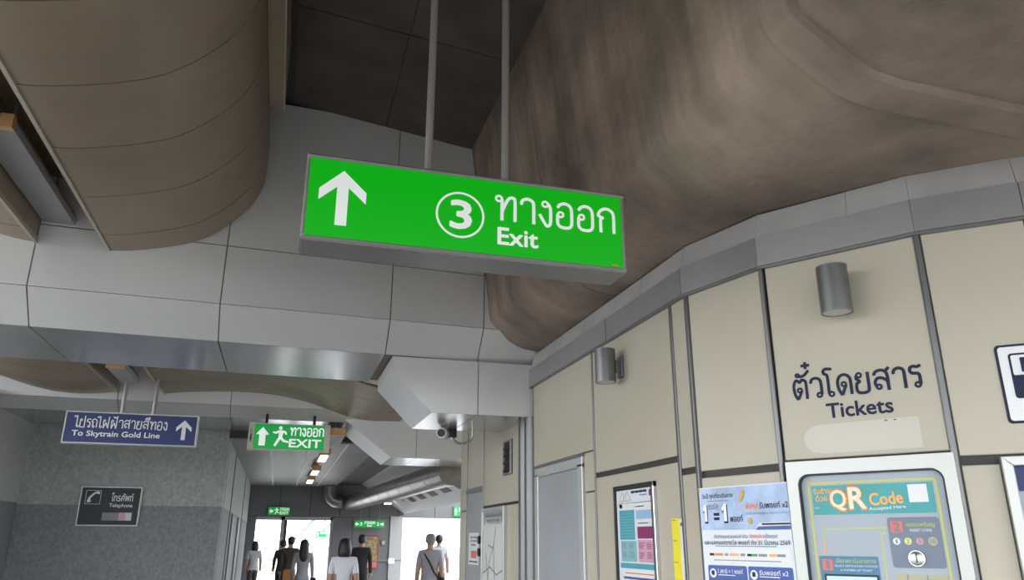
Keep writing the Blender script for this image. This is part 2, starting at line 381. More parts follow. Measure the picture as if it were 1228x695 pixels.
def path_wall(path, d0, d1, z0, z1, i0=0, i1=None, z0b=None, z1b=None):
    """solid along path[i0..i1] between offsets d0 (front, towards viewer) and d1; b values = heights at the back"""
    a = offset_path(path, d0); b = offset_path(path, d1); i1 = len(path) - 1 if i1 is None else i1
    m = MB(); z0b = z0 if z0b is None else z0b; z1b = z1 if z1b is None else z1b
    for i in range(i0, i1):
        m.hexa([(*a[i], z0), (*a[i + 1], z0), (*b[i + 1], z0b), (*b[i], z0b), (*a[i], z1), (*a[i + 1], z1), (*b[i + 1], z1b), (*b[i], z1b)])
    return m
wr = path_wall(W, -0.018, -0.20, 0, 3.40).build('wall_right', 'joint_dark'); struct(wr, 'beige panelled ticket hall wall with dark joints, bending towards the machines', 'wall')
MB().box(2.56, 9, 11.12, 11.3, 0, 3.6).build('far_return', 'beige_panel', wr)
def wpanel(seg, s0, s1, z0, z1, g=0.006, material='beige_panel'):
    m = MB().cbox(s0 + g, s1 - g, 0.0, 0.03, z0 + g, z1 - g, 0.004)
    mt = wm(seg, 0, 0); m.v = [tuple(mt @ Vector(p)) for p in m.v]
    return m.build('panel', material, wr)
L1, L2, L3, L4 = seglen(1), seglen(2), seglen(3), seglen(4)
for a in [(0, 0.0, 0.45, 2.0, 3.2), (0, 0.0, 0.45, 0, 2.0), (0, 0.45, 1.38, 2.28, 3.2), (0, 1.38, 3.05, 2.02, 3.2), (0, 2.56, 2.78, 0, 2.0), (0, 2.78, 3.05, 0, 2.0), (0, 1.38, 2.56, 0, 2.0),
          (0, 3.5, 5.19, 2.34, 3.2), (0, 3.5, 3.60, 0, 2.34), (0, 4.93, 5.19, 2.0, 2.34), (0, 4.93, 5.19, 0, 2.0),
          (0, 5.19, 6.66, 2.14, 3.2), (0, 5.19, 6.66, 0, 2.11), (0, 6.66, 6.865, 2.05, 3.2), (0, 6.66, 6.865, 0, 2.02),
          (1, 0.02, L1 - 0.005, 2.015, 3.2), (1, 0.02, L1 - 0.005, 0, 1.985), (2, 0.02, L2 - 0.01, 2.03, 3.2), (3, 0.015, L3, 2.0, 3.2), (3, 0.015, 0.19, 0, 1.965), (4, 0, 1.1, 2.0, 3.2), (4, 1.1, L4, 2.0, 3.2), (4, 0.6, L4, 0, 1.965)]:
    wpanel(*a)
# vertical steel cover strips over the joints
for seg, s, w, z0, z1 in [(0, 5.19, 0.022, 0, 3.2), (0, 6.66, 0.034, 0, 3.2), (0, 6.885, 0.034, 0, 3.2), (2, 0.0, 0.026, 0, 3.2), (3, 0.0, 0.03, 0, 3.2), (4, 1.1, 0.03, 0, 3.2), (0, 0.45, 0.02, 0, 3.2), (0, 1.38, 0.02, 0, 3.2)]:
    m = MB().cbox(s - w / 2, s + w / 2, -0.012, 0.02, z0, z1, 0.005); mt = wm(seg, 0, 0); m.v = [tuple(mt @ Vector(p)) for p in m.v]; m.build('cover_strip', 'steel_strip', wr)
# twin half-round pilaster
for s in (3.16, 3.38):
    m = MB().cyl((s, 0.04, 0), (s, 0.04, 2.88), 0.105, n=20); mt = wm(0, 0, 0); m.v = [tuple(mt @ Vector(p)) for p in m.v]; m.build('pilaster', 'steel_strip', wr)
m = MB().box(3.05, 3.5, -0.01, 0.02, 0, 2.88); mt = wm(0, 0, 0); m.v = [tuple(mt @ Vector(p)) for p in m.v]; m.build('pilaster_back', 'alu_dark', wr)

ofr = path_wall(W, -0.05, -0.9, 3.36, 3.53).build('roof_office', 'joint_dark'); struct(ofr, 'dark flat top of the ticket office behind the ledge', 'roof')
# ---- fascia and ledge above the panels
WT = [(2.54, 7.86)] + W[1:]
t1 = path_wall(WT, 0.0, -0.05, 3.19, 3.41).build('trim_1', 'joint_dark'); struct(t1, 'grey metal fascia band running along the top of the beige wall', 'trim')
cuts = [(0, 0.0, 0.62), (0, 0.62, 1.0), (1, 0, 1), (2, 0, 1), (3, 0, 1), (4, 0, 1)]
fa = offset_path(WT, 0.03); fb = offset_path(WT, 0.0); la = offset_path(WT, 0.012); lb = offset_path(WT, -0.03); lc = offset_path(WT, -0.05)
def lerp2(p, q, t): return (p[0] + (q[0] - p[0]) * t, p[1] + (q[1] - p[1]) * t)
for i, a, b in cuts:
    g = 0.0015
    A0, A1, B0, B1 = lerp2(fa[i], fa[i + 1], a + g), lerp2(fa[i], fa[i + 1], b - g), lerp2(fb[i], fb[i + 1], a + g), lerp2(fb[i], fb[i + 1], b - g)
    MB().hexa([(*A0, 3.205), (*A1, 3.205), (*B1, 3.205), (*B0, 3.205), (*A0, 3.395), (*A1, 3.395), (*B1, 3.395), (*B0, 3.395)]).build('fascia_panel', 'fascia_grey', t1)
    A0, A1 = lerp2(fb[i], fb[i + 1], a), lerp2(fb[i], fb[i + 1], b); C0, C1 = lerp2(fa[i], fa[i + 1], a), lerp2(fa[i], fa[i + 1], b)
    MB().hexa([(*lerp2(fa[i], fa[i + 1], a), 3.188), (*C1, 3.188), (*A1, 3.188), (*A0, 3.188), (*C0, 3.202), (*C1, 3.202), (*A1, 3.202), (*A0, 3.202)]).build('drip_edge', 'alu_dark', t1)
t2 = path_wall(WT, -0.03, -0.06, 3.40, 3.535).build('trim_2', 'joint_dark'); struct(t2, 'pale sloping ledge band above the grey fascia', 'trim')
for i, a, b in [(0, 0, 0.45), (0, 0.45, 0.8), (0, 0.8, 1), (1, 0, 1), (2, 0, 0.62), (2, 0.62, 1), (3, 0, 1), (4, 0, 1)]:
    g = 0.001
    A0, A1 = lerp2(la[i], la[i + 1], a + g), lerp2(la[i], la[i + 1], b - g); B0, B1 = lerp2(lb[i], lb[i + 1], a + g), lerp2(lb[i], lb[i + 1], b - g); C0, C1 = lerp2(lc[i], lc[i + 1], a + g), lerp2(lc[i], lc[i + 1], b - g)
    MB().hexa([(*A0, 3.398), (*A1, 3.398), (*C1, 3.398), (*C0, 3.398), (*B0, 3.565), (*B1, 3.565), (*C1, 3.565), (*C0, 3.565)]).build('ledge_panel', 'ledge_grey', t2)

# ---- roof slab / dark soffit
ce = MB().strip_y([(-6.4, 6.28), (-0.25, 6.10), (1.76, 5.90), (8, 5.90), (8, 6.6), (-6.4, 6.6)], -2.4, 14.2).build('ceiling', 'joint_dark'); struct(ce, 'dark brown soffit high above the hanging exit sign', 'ceiling')
y = 7.62
while y > 1:
    for xa, xb in ((-0.25, 0.75), (0.75, 1.76)):
        za, zb = [6.10 - (x + 0.25) * 0.1 - 0.012 for x in (xa, xb)]; y0 = y - 1.74
        MB().hexa([(xa + .004, y0 + .006, za), (xb - .004, y0 + .006, zb), (xb - .004, y - .006, zb), (xa + .004, y - .006, za)] + [(xa + .004, y0 + .006, za + .02), (xb - .004, y0 + .006, zb + .02), (xb - .004, y - .006, zb + .02), (xa + .004, y - .006, za + .02)]).build('soffit_panel', 'dark_ceiling', ce)
    y -= 1.74

# ---- concrete box girder on the right
def arc(cx, cz, r, a0, a1, n): return [(cx + r * math.cos(a0 + (a1 - a0) * k / n), cz + r * math.sin(a0 + (a1 - a0) * k / n)) for k in range(n + 1)]
GP = [(1.75, 5.95), (1.985, 3.97), (1.992, 3.90), (2.012, 3.845), (2.05, 3.80), (2.27, 3.650), (2.33, 3.617), (2.40, 3.595), (2.52, 3.578), (5.8, 3.535)]
gd = MB().strip_y(GP + [(5.8, 5.95)], -2.2, 7.72, smooth=False).build('concrete_girder', 'girder_concrete'); struct(gd, 'stained brown concrete viaduct girder over the ticket wall', 'girder')
def offprof(prof, d):
    out = []
    for i, p in enumerate(prof):
        ns = []
        for a, b in ((i - 1, i), (i, i + 1)):
            if a >= 0 and b < len(prof):
                t = (Vector(prof[b]) - Vector(prof[a])).normalized(); ns.append(Vector((t.y, -t.x)))
        n = sum(ns, Vector((0, 0))).normalized(); out.append((p[0] + n.x * d, p[1] + n.y * d))
    return out
# chamfer ridge and the broad raised rib round the girder
def gird_band(name, y0, y1, d):
    o = offprof(GP[:-1] + [(5.6, 3.538)], d); i_ = offprof(GP[:-1] + [(5.6, 3.538)], -0.02); m = MB(); n = len(o)
    vs = [(x, y0 + 0.006, z) for x, z in o] + [(x, y1 - 0.006, z) for x, z in o] + [(x, y0, z) for x, z in i_] + [(x, y1, z) for x, z in i_]; fs = []
    for k in range(n - 1): fs += [(k, k + 1, n + k + 1, n + k), (2 * n + k, k, k + 1, 2 * n + k + 1)[::-1], (n + k, n + k + 1, 3 * n + k + 1, 3 * n + k)[::-1], (2 * n + k, 2 * n + k + 1, 3 * n + k + 1, 3 * n + k)]
    fs += [(0, n, 3 * n, 2 * n), (n - 1, 2 * n - 1, 4 * n - 1, 3 * n - 1)]
    return m.add(vs, fs).build(name, 'girder_concrete', gd)
gird_band('girder_rib', 2.33, 2.52, 0.045)
gird_band('pour_line', 5.62, 5.66, 0.006)
for o_ in [gd] + list(gd.children):
    for p_ in o_.data.polygons: p_.use_smooth = True
    o_.data.set_sharp_from_angle(angle=math.radians(19))

# ---- cladded cross beams
def beam(name, label, Yf, zt, z1, z2, dY, depth, xs, ub, shear, zrow=None, zb=None):
    prof = [(Yf, zt), (Yf, z1), (Yf + dY, z2), (Yf + depth, z2), (Yf + depth, zt)]
    ins = 0.02; bp = [(Yf + ins, zt), (Yf + ins, z1 + 0.01), (Yf + dY + 0.012, z2 + ins), (Yf + depth - ins, z2 + ins), (Yf + depth - ins, zt)]
    o = MB().strip_x(bp, xs[0], xs[-1], shear).build(name, 'clad_joint'); struct(o, label, 'beam')
    g = 0.006
    for i in range(len(xs) - 1):
        a, b = xs[i] + g, xs[i + 1] - g
        rows = [(z1 + 0.004, zrow - g if zrow else zt)] + ([(zrow + g, zt)] if zrow else [])
        for za, zb_ in rows: MB().strip_x([(Yf, za), (Yf + ins, za), (Yf + ins, zb_), (Yf, zb_)], a, b, shear).build('face_panel', 'clad_grey', o)
        k = ins * 0.7
        MB().strip_x([(Yf, z1 - 0.002), (Yf + dY - 0.002, z2 + 0.002), (Yf + dY + k, z2 + k + 0.004), (Yf + k + 0.003, z1 + 0.003)], a, b, shear).build('slope_panel', 'clad_grey', o)
        if xs[i + 1] <= ub + 0.01:
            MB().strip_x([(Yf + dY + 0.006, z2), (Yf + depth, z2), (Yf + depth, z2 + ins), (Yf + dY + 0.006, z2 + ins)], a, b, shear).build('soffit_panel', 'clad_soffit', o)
            MB().strip_x([(Yf + depth, z2 + 0.02), (Yf + depth + 0.01, z2 + 0.02), (Yf + depth + 0.01, zt), (Yf + depth, zt)], a, b, shear).build('back_panel', 'clad_grey', o)
    return o
sh1 = lambda x: 0.05 * (x - 0.9)
b1 = beam('ceiling_beam', 'pale metal-clad cross beam just behind the large exit sign', 7.58, 6.05, 3.765, 3.46, 0.28, 1.78, [-6.2, -5.4, -3.95, -2.36, -0.73, 0.92, 1.93, 2.6, 4.4], 0.92, sh1, 4.365)
sh2 = lambda x: 0.0
b2 = beam('ceiling_beam', 'second metal-clad cross beam behind the blue station sign', 12.1, 4.6, 3.525, 3.38, 0.28, 1.80, [-6.2, -5.4, -3.95, -2.4, -0.85, 0.95, 1.95, 6.0], 1.0, sh2)
b3 = MB().strip_x([(-0.55, 6.2), (-0.55, 3.76), (-0.83, 3.46), (-2.4, 3.46), (-2.4, 6.2)], -6.4, 8).build('ceiling_beam', 'clad_grey'); struct(b3, 'unseen cross beam added behind the viewer to block high daylight', 'beam')  # added out of view: shades the upper beam face and ceiling
b4 = MB().box(-6.4, -6.2, -2.4, 14.2, 4.5, 6.25).build('eaves_blocker', 'clad_grey'); struct(b4, 'unseen eaves beam added along the open side to block high daylight', 'beam')  # added out of view, so side daylight enters only low down
# trapezoid downstand boxes at the right ends of the beams
def downstand(name, label, Y0, Y1, x0, x1, xj, ztop, zmid, xlow, zlow):
    P = [(x0, ztop), (x0, zmid), (xlow, zlow), (xj, zlow), (xj, ztop)]; Q = [(xj, ztop), (xj, zlow), (x1, zlow), (x1, ztop)]
    o = MB().strip_y([(x0 + .015, ztop), (x0 + .015, zmid), (xlow + .01, zlow + .015), (x1, zlow + .015), (x1, ztop)], Y0 + 0.015, Y1 - 0.015).build(name, 'clad_joint'); struct(o, label, 'beam')
    MB().prism_y([(x0, ztop), (x0, zmid), (xlow, zlow), (xj - .005, zlow), (xj - .005, ztop)], Y0, Y0 + 0.012).build('face_panel', 'clad_grey', o)
    MB().prism_y([(xj + .005, ztop), (xj + .005, zlow), (x1, zlow), (x1, ztop)], Y0, Y0 + 0.012).build('face_panel', 'clad_grey', o)
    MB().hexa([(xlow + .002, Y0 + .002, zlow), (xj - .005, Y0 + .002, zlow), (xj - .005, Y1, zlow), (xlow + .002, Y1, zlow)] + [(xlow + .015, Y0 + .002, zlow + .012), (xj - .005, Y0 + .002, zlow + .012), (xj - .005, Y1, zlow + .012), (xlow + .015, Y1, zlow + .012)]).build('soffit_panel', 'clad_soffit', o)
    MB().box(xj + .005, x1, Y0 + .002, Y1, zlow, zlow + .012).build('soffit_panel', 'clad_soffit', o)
    dx, dz = xlow - x0, zlow - zmid; L = math.hypot(dx, dz); nx, nz = -dz / L * .012, dx / L * .012
    MB().hexa([(x0, Y0 + .002, zmid), (xlow, Y0 + .002, zlow), (xlow, Y1, zlow), (x0, Y1, zmid), (x0 + nx, Y0 + .002, zmid + nz), (xlow + nx, Y0 + .002, zlow + nz), (xlow + nx, Y1, zlow + nz), (x0 + nx, Y1, zmid + nz)]).build('side_panel', 'clad_grey', o)
    MB().box(x0, x0 + .012, Y0 + .002, Y1, zmid, ztop).build('side_panel', 'clad_grey', o)
    return o
downstand('beam_downstand', 'pale trapezoid metal casing under the beam, meeting the beige wall', 7.86, 9.13, 1.0, 2.56, 1.935, 3.45, 3.31, 1.435, 2.875)
downstand('beam_downstand', 'farther trapezoid metal casing under the second beam', 12.3, 13.6, 0.86, 6.0, 2.02, 3.5, 3.42, 1.62, 2.85)

# ---- bronze vault panels of the first bay
VR = [(-1.756, 4.185), (-1.60, 4.20), (-1.434, 4.235), (-1.20, 4.30), (-0.96, 4.40), (-0.74, 4.58), (-0.567, 4.79), (-0.49, 4.95), (-0.452, 5.09), (-0.441, 5.33), (-0.441, 5.50)]
VL = [(-2.36 - (x + 1.756), z) for x, z in VR]
def smooth_prof(p, n=3):
    out = []
    for i in range(len(p) - 1):
        a, b, c, d = p[max(i - 1, 0)], p[i], p[i + 1], p[min(i + 2, len(p) - 1)]
        for k in range(n):
            t = k / n
            out.append(tuple(0.5 * (2 * b[j] + (c[j] - a[j]) * t + (2 * a[j] - 5 * b[j] + 4 * c[j] - d[j]) * t * t + (3 * b[j] - a[j] - 3 * c[j] + d[j]) * t ** 3) for j in (0, 1)))
    return out + [p[-1]]
def vault(name, label, prof, ys, inner_z, material='bronze_panel', lip=True, flip=False):
    th = 0.03; out = []; prof = smooth_prof(prof)
    for i, p in enumerate(prof):
        t = (Vector(prof[min(i + 1, len(prof) - 1)]) - Vector(prof[max(i - 1, 0)])).normalized(); n = Vector((-t.y, t.x)); n = n if not flip else -n; out.append((p[0] + n.x * th, p[1] + n.y * th))
    bk = [(p[0] + (q[0] - p[0]) * 0.5, p[1] + (q[1] - p[1]) * 0.5) for p, q in zip(prof, out)]
    o = MB().strip_y(bk + out[::-1], ys[0], ys[-1]).build(name, 'joint_dark'); struct(o, label, 'ceiling')
    for a, b in zip(ys[:-1], ys[1:]): MB().strip_y(prof + bk[::-1], a + 0.007, b - 0.007, smooth=False).build('vault_panel', material, o)
    for c in o.children:
        for p in c.data.polygons: p.use_smooth = len(p.vertices) == 4
        c.data.set_sharp_from_angle(angle=math.radians(40)) if hasattr(c.data, 'set_sharp_from_angle') else None
    x, z = prof[0]; s = -1 if not flip else 1
    for a, b in zip(ys[:-1], ys[1:]): MB().box(min(x, x - s * .012), max(x, x - s * .012), a + .004, b - .004, z + 0.03, inner_z).build('slot_side', material, o)
    if lip: MB().box(min(x + s * .016, x - s * .012), max(x + s * .016, x - s * .012), ys[0], ys[-1], z - 0.012, z + 0.03).build('edge_lip', 'bronze_lip', o)
    return o
ys1 = [-0.53, 0.6, 1.4, 2.2, 3.0, 3.8, 4.6, 5.4, 6.22, 7.05, 7.47]
v1 = vault('ceiling_vault', 'curved bronze ceiling panels beside the light slot, joints ringing the curve', VR, ys1, 4.85)
v2 = vault('ceiling_vault', 'curved bronze ceiling panels across the slot from the large curve', VL, ys1, 4.85, flip=True)
MB().box(-2.37, -1.75, -0.53, 7.46, 4.85, 4.87).build('slot_top', 'bronze_panel', v1)
MB().box(-0.435, -0.30, -0.53, 6.62, 5.46, 6.12).build('upstand', 'bronze_panel', v1)
MB().box(-0.303, -0.292, -0.53, 6.63, 5.45, 5.47).build('upstand_lip', 'bronze_lip', v1)
k2 = 12.08 / 11.85
def sc2(l): return [(x * k2, 1.6 + (z - 1.6) * k2) for x, z in l]
V2R = sc2([(-1.742, 3.611), (-1.57, 3.635), (-1.388, 3.655), (-1.047, 3.678), (-0.7, 3.69), (-0.355, 3.684), (-0.1, 3.656), (0.146, 3.612), (0.484, 3.52), (0.70, 3.45), (0.868, 3.40), (1.08, 3.362), (1.289, 3.348), (1.673, 3.36)])
V2L = sc2([(-2.366, 3.601), (-2.58, 3.572), (-2.797, 3.553), (-3.0, 3.557), (-3.219, 3.577), (-3.54, 3.652), (-3.862, 3.75), (-4.3, 3.86), (-4.8, 3.93)])
ys2 = [9.44, 10.32, 11.2, 12.08]
v3 = vault('ceiling_vault', 'wavy bronze ceiling panels between the two beams, over the walkway', V2R, ys2, 4.15)
v4 = vault('ceiling_vault', 'bronze ceiling panels between the beams, on the blue sign side', V2L, ys2, 4.15, flip=True)
MB().box(-2.43, -1.76, 9.44, 12.08, 4.15, 4.17).build('slot_top', 'bronze_panel', v3)

# ---- grey concrete side room with the telephone sign
def two_tone(name, label, boxes, zs):
    o = None
    for (x0, x1, y0, y1, z0, z1, mt) in boxes:
        b = MB().box(x0, x1, y0, y1, z0, z1).build(name if o is None else 'render_band', mt, o)
        if o is None: o = b; struct(o, label, 'wall')
    return o
two_tone('wall_back', 'grey rendered concrete wall behind the telephone sign, darker below', [(-3.94, -0.93, 13.97, 14.3, 0, 2.13, 'concrete_wall_low'), (-3.94, -0.93, 13.975, 14.3, 2.13, 3.6, 'concrete_wall')], 0)
two_tone('wall_left', 'paler grey concrete wall at the edge beside the telephone wall', [(-4.3, -3.945, 11.0, 14.3, 0, 2.15, 'concrete_wall_low'), (-4.3, -3.94, 11.0, 14.3, 2.15, 3.6, 'concrete_pale')], 0)
wc = two_tone('wall_corridor', 'grey concrete wall running down the corridor to the exits', [(-1.3, -0.925, 14.3, 25.6, 0, 2.13, 'concrete_wall_low'), (-1.3, -0.92, 14.3, 25.6, 2.13, 3.6, 'concrete_wall')], 0)
for y0 in (16.2, 21.4):
    MB().box(-0.94, -0.905, y0, y0 + 0.08, 0, 3.23).build('reveal_strip', 'end_wall', wc)
MB().box(-0.93, -0.895, 17.0, 18.0, 0, 2.1).build('corridor_door', 'end_wall', wc)
MB().box(-0.93, -0.895, 19.6, 20.7, 0, 2.1).build('corridor_door', 'end_wall', wc)

# ---- corridor ceiling, strips and sloping outer soffit
cc = MB().box(-0.93, 1.67, 13.9, 25.6, 3.26, 3.6).build('ceiling_corridor', 'joint_dark'); struct(cc, 'grey slatted metal ceiling of the corridor to the exits', 'ceiling')
y = 13.92
while y < 25.5:
    MB().box(-0.92, 1.66, y + 0.008, y + 0.382, 3.23, 3.262).build('ceiling_slat', 'ceiling_tile', cc); y += 0.39
for x in (-0.26, 0.44, 1.07): MB().box(x - 0.022, x + 0.022, 13.95, 25.55, 3.222, 3.24).build('ceiling_runner', 'offwhite', cc)
cs = MB().box(1.67, 2.45, 13.9, 25.6, 3.34, 3.6).build('ceiling_recess', 'joint_dark'); struct(cs, 'dark panelled ceiling over the round duct', 'ceiling')
for k in range(8): MB().box(1.69, 2.45, 13.9 + k * 1.46, 13.9 + k * 1.46 + 1.44, 3.31, 3.35).build('ceiling_panel', 'ceiling_tile_dark', cs)
sf = MB().hexa([(2.45, 13.9, 3.34), (3.9, 13.9, 2.44), (3.9, 25.6, 2.42), (2.45, 25.6, 3.34), (2.45, 13.9, 3.6), (3.95, 13.9, 2.65), (3.95, 25.6, 2.65), (2.45, 25.6, 3.6)]).build('ceiling_slope', 'soffit_white'); struct(sf, 'white sloping soffit with a row of dark slots', 'ceiling')
for k in range(7):
    y0 = 15.3 + k * 1.5; x0, x1 = 3.42, 3.58
    zf = lambda x: 3.34 - (x - 2.45) / 1.45 * 0.905 - 0.006
    MB().hexa([(x0, y0, zf(x0)), (x1, y0, zf(x1)), (x1, y0 + .8, zf(x1)), (x0, y0 + .8, zf(x0)), (x0, y0, zf(x0) + .02), (x1, y0, zf(x1) + .02), (x1, y0 + .8, zf(x1) + .02), (x0, y0 + .8, zf(x0) + .02)]).build('soffit_slot', 'black', sf)
rf = MB().box(-6.4, 4.1, 13.92, 26, 3.62, 3.8).build('roof_corridor', 'end_wall'); struct(rf, 'roof over the corridor', 'roof')

# ---- end wall with two bright doorways
ew = MB().box(-1.3, 9, 25.62, 25.9, 2.30, 3.6).build('wall_end', 'joint_dark'); struct(ew, 'dark grey end wall over the two bright exits', 'wall')
xs = [-0.92, 0.0, 0.92, 1.85, 2.78, 3.7, 4.9, 6.1, 7.3, 9]
for a, b in zip(xs[:-1], xs[1:]): MB().cbox(a + .008, b - .008, 25.6, 25.63, 2.31, 3.3, .004).build('wall_panel', 'end_wall', ew)
MB().box(-1.3, -0.66, 25.6, 25.9, 0, 2.30).build('jamb', 'end_wall', ew)
for a, b in ((1.66, 2.27), (2.27, 3.46)): MB().cbox(a + .008, b - .008, 25.6, 25.9, 0, 2.30, .004).build('pier_panel', 'end_wall', ew)
MB().box(3.46, 3.86, 25.55, 25.95, 0, 2.34).build('pier_column', 'column_pale', ew)
MB().box(2.3, 3.86, 25.54, 25.6, 0.98, 1.02).build('pier_rail', 'alu_dark', ew)
w1 = MB().box(0.08, 0.19, 25.65, 25.78, 0, 2.30).build('door_3', 'alu_dark'); struct(w1, 'slim metal door frame standing in the bright exit opening', 'door')
MB().box(1.58, 1.66, 25.65, 25.78, 0, 2.30).build('frame_post', 'column_pale', w1); MB().box(-0.66, 1.66, 25.65, 25.78, 2.20, 2.30).build('frame_head', 'column_pale', w1)
MB().box(0.19, 0.27, 25.66, 25.76, 0, 2.2).build('frame_post', 'cloth_brown', w1)

# ================================================================== THINGS
# ---- the large lit exit sign
def rod(parent, x, y, z0, z1, r, name='hanger_rod', material='rod_grey', foot=True):
    m = MB().cyl((x, y, z0), (x, y, z1), r, n=18)
    o = m.build(name, material, parent)
    if foot: MB().cyl((x, y, z0), (x, y, z0 + 0.012), r * 1.5, n=18).build('rod_collar', material, o)
    return o
def frame_parts(parent, w, h, d, fw, lip, material, face_mat, rear=True):
    """shallow light-box: x 0..w, z 0..h, y 0..d (front at 0)"""
    MB().box(fw * .4, w - fw * .4, fw * .5, d, fw * .4, h - fw * .4).build('case', 'alu_dark', parent)
    for nm, a in (('frame_bar', (0, w, 0, fw)), ('frame_bar', (0, w, h - fw, h)), ('frame_bar', (0, fw, fw, h - fw)), ('frame_bar', (w - fw, w, fw, h - fw))):
        MB().cbox(a[0], a[1], -lip, d, a[2], a[3], lip * 0.8).build(nm, material, parent)
    return MB().box(fw, w - fw, 0.002, 0.012, fw, h - fw).build('face', face_mat, parent)
sg = thing('exit_sign', (-0.03, 4.0, 3.165), 'large backlit green sign with white arrow, circled 3 and Exit, hung on two rods', 'sign')
frame_parts(sg, 1.94, 0.515, 0.26, 0.022, 0.012, 'sign_trim', 'green_lit')
MB().box(0.012, 1.928, 0.012, 0.25, -0.006, 0.0).build('bottom_plate', 'sign_frame', sg)
ox, oz = -0.03, 3.165
def P(l): return [(x - ox, z - oz) for x, z in l]
poly(sg, 'arrow', 'white_lit', P([(0.180, 3.598), (0.312, 3.475), (0.312, 3.405), (0.212, 3.495), (0.212, 3.262), (0.148, 3.262), (0.148, 3.495), (0.050, 3.405), (0.050, 3.475)]), 0.0005)
ring_plate(disc(0.86 - ox, 3.413 - oz, 0.146, 48), disc(0.86 - ox, 3.413 - oz, 0.133, 48), 0.0005, 0.0015).build('circle', 'white_lit', sg)
text(sg, '3', 0.803 - ox, 0.925 - ox, 3.328 - oz, 3.502 - oz, 'white_lit', 0.0005, 0.035)
thai(sg, 'ทางออก', 1.072 - ox, 1.842 - ox, 3.408 - oz, 3.572 - oz, 'white_lit', 0.0005, 0.125)
text(sg, 'Exit', 1.090 - ox, 1.337 - ox, 3.256 - oz, 3.362 - oz, 'white_lit', 0.0005, 0.03)
plate(sg, 'maker_tag', 'gold', 1.82 - ox, 1.86 - ox, 0.03, 0.042, 0.0005)
for x in (0.68, 1.167): rod(sg, x - ox, 0.13, 0.50, 6.02 - oz - (x + .25) * .1 + 0.08, 0.024)

# ---- blue sign
bs = thing('station_sign', (-2.75, 11.0, 2.775), 'dark blue hanging sign reading To Skytrain Gold Line with white arrow', 'sign')
frame_parts(bs, 1.60, 0.41, 0.12, 0.016, 0.008, 'offwhite', 'navy_face')
def zb(x, y): return (x - 75) / 865 * 1.60 + 0.0, 0.41 * (1 - (y - 400) / 205)
thai(bs, 'ไปรถไฟฟ้าสายสีทอง', 0.125, 1.22, 0.205, 0.315, 'white', 0.0005, 0.12)
text(bs, 'To Skytrain Gold Line', 0.105, 1.145, 0.075, 0.165, 'white', 0.0005, 0.03)
poly(bs, 'arrow', 'white', [(1.43, 0.345), (1.525, 0.25), (1.525, 0.195), (1.455, 0.26), (1.455, 0.085), (1.405, 0.085), (1.405, 0.26), (1.335, 0.195), (1.335, 0.25)], 0.0005)
for x in (0.64, 1.02): rod(bs, x, 0.06, 0.40, 4.15 - 2.775, 0.026)

# ---- telephone sign on the concrete wall
ts = thing('telephone_sign', (-3.06, 13.90, 1.81), 'dark wall sign with handset pictogram reading Telephone on the grey concrete wall', 'sign')
frame_parts(ts, 0.895, 0.605, 0.07, 0.018, 0.008, 'white', 'slate_face')
ring_plate([(0.08, 0.33), (0.30, 0.33), (0.30, 0.545), (0.08, 0.545)], [(0.086, 0.336), (0.294, 0.336), (0.294, 0.539), (0.086, 0.539)], 0.0005, 0.0012).build('pictogram_border', 'white', ts)
poly(ts, 'handset', 'white', [(0.125, 0.355), (0.165, 0.365), (0.160, 0.395), (0.150, 0.405), (0.165, 0.440), (0.205, 0.482), (0.240, 0.500), (0.250, 0.485), (0.280, 0.488), (0.278, 0.525), (0.235, 0.530), (0.175, 0.495), (0.130, 0.440), (0.110, 0.395), (0.108, 0.365)], 0.0005)
text(ts, 'โทรศัพท์', 0.46, 0.78, 0.38, 0.51, 'white', 0.0005, 0.012)
text(ts, 'Telephone', 0.44, 0.78, 0.27, 0.345, 'white', 0.0005, 0.015)
plate(ts, 'faded_strip', 'grey_print', 0.36, 0.62, 0.085, 0.205, 0.0005); plate(ts, 'faded_strip', 'pink', 0.60, 0.70, 0.085, 0.205, 0.0004); plate(ts, 'faded_strip', 'cloth_white', 0.70, 0.79, 0.085, 0.205, 0.0005)

# ---- running-man exit sign hung under the second beam
def running_man(parent, x, z, s, material, y=0.0, dx=1):
    body = MB()
    def pg(pts): body.prism_y([(x + dx * px * s, z + pz * s) for px, pz in pts], y - 0.001, y)
    pg([(0.40 + 0.085 * math.cos(2 * PI * i / 16), 0.905 + 0.085 * math.sin(2 * PI * i / 16)) for i in range(16)])
    pg([(0.28, 0.78), (0.48, 0.80), (0.66, 0.76), (0.72, 0.62), (0.66, 0.58), (0.58, 0.68), (0.54, 0.68), (0.50, 0.46), (0.34, 0.46), (0.34, 0.68), (0.22, 0.62), (0.06, 0.66), (0.05, 0.73), (0.20, 0.72)])
    pg([(0.34, 0.47), (0.50, 0.47), (0.62, 0.34), (0.82, 0.28), (0.80, 0.20), (0.56, 0.24), (0.44, 0.36)])
    pg([(0.34, 0.47), (0.44, 0.40), (0.34, 0.22), (0.22, 0.02), (0.13, 0.06), (0.24, 0.28)])
    return body.build('running_figure', material, parent)
es = thing('exit_sign', (-0.555, 12.2, 2.90), 'green running man sign reading EXIT with up arrow, hung under the second beam', 'sign')
es_w, es_h = 1.205, 0.395
MB().box(0.02, es_w - 0.02, 0.0, 0.14, 0, es_h).build('case', 'cream_plastic', es)
for x0 in (0.0, es_w - 0.085): MB().cbox(x0, x0 + 0.085, -0.012, 0.15, -0.006, es_h + 0.006, .006).build('end_cap', 'cream_plastic', es)
MB().box(0.085, es_w - 0.085, -0.004, 0.0, 0.012, es_h - 0.012).build('face', 'green_exit', es)
poly(es, 'arrow', 'white_exit', [(0.205, 0.335), (0.30, 0.225), (0.25, 0.225), (0.25, 0.06), (0.16, 0.06), (0.16, 0.225), (0.11, 0.225)], -0.0055)
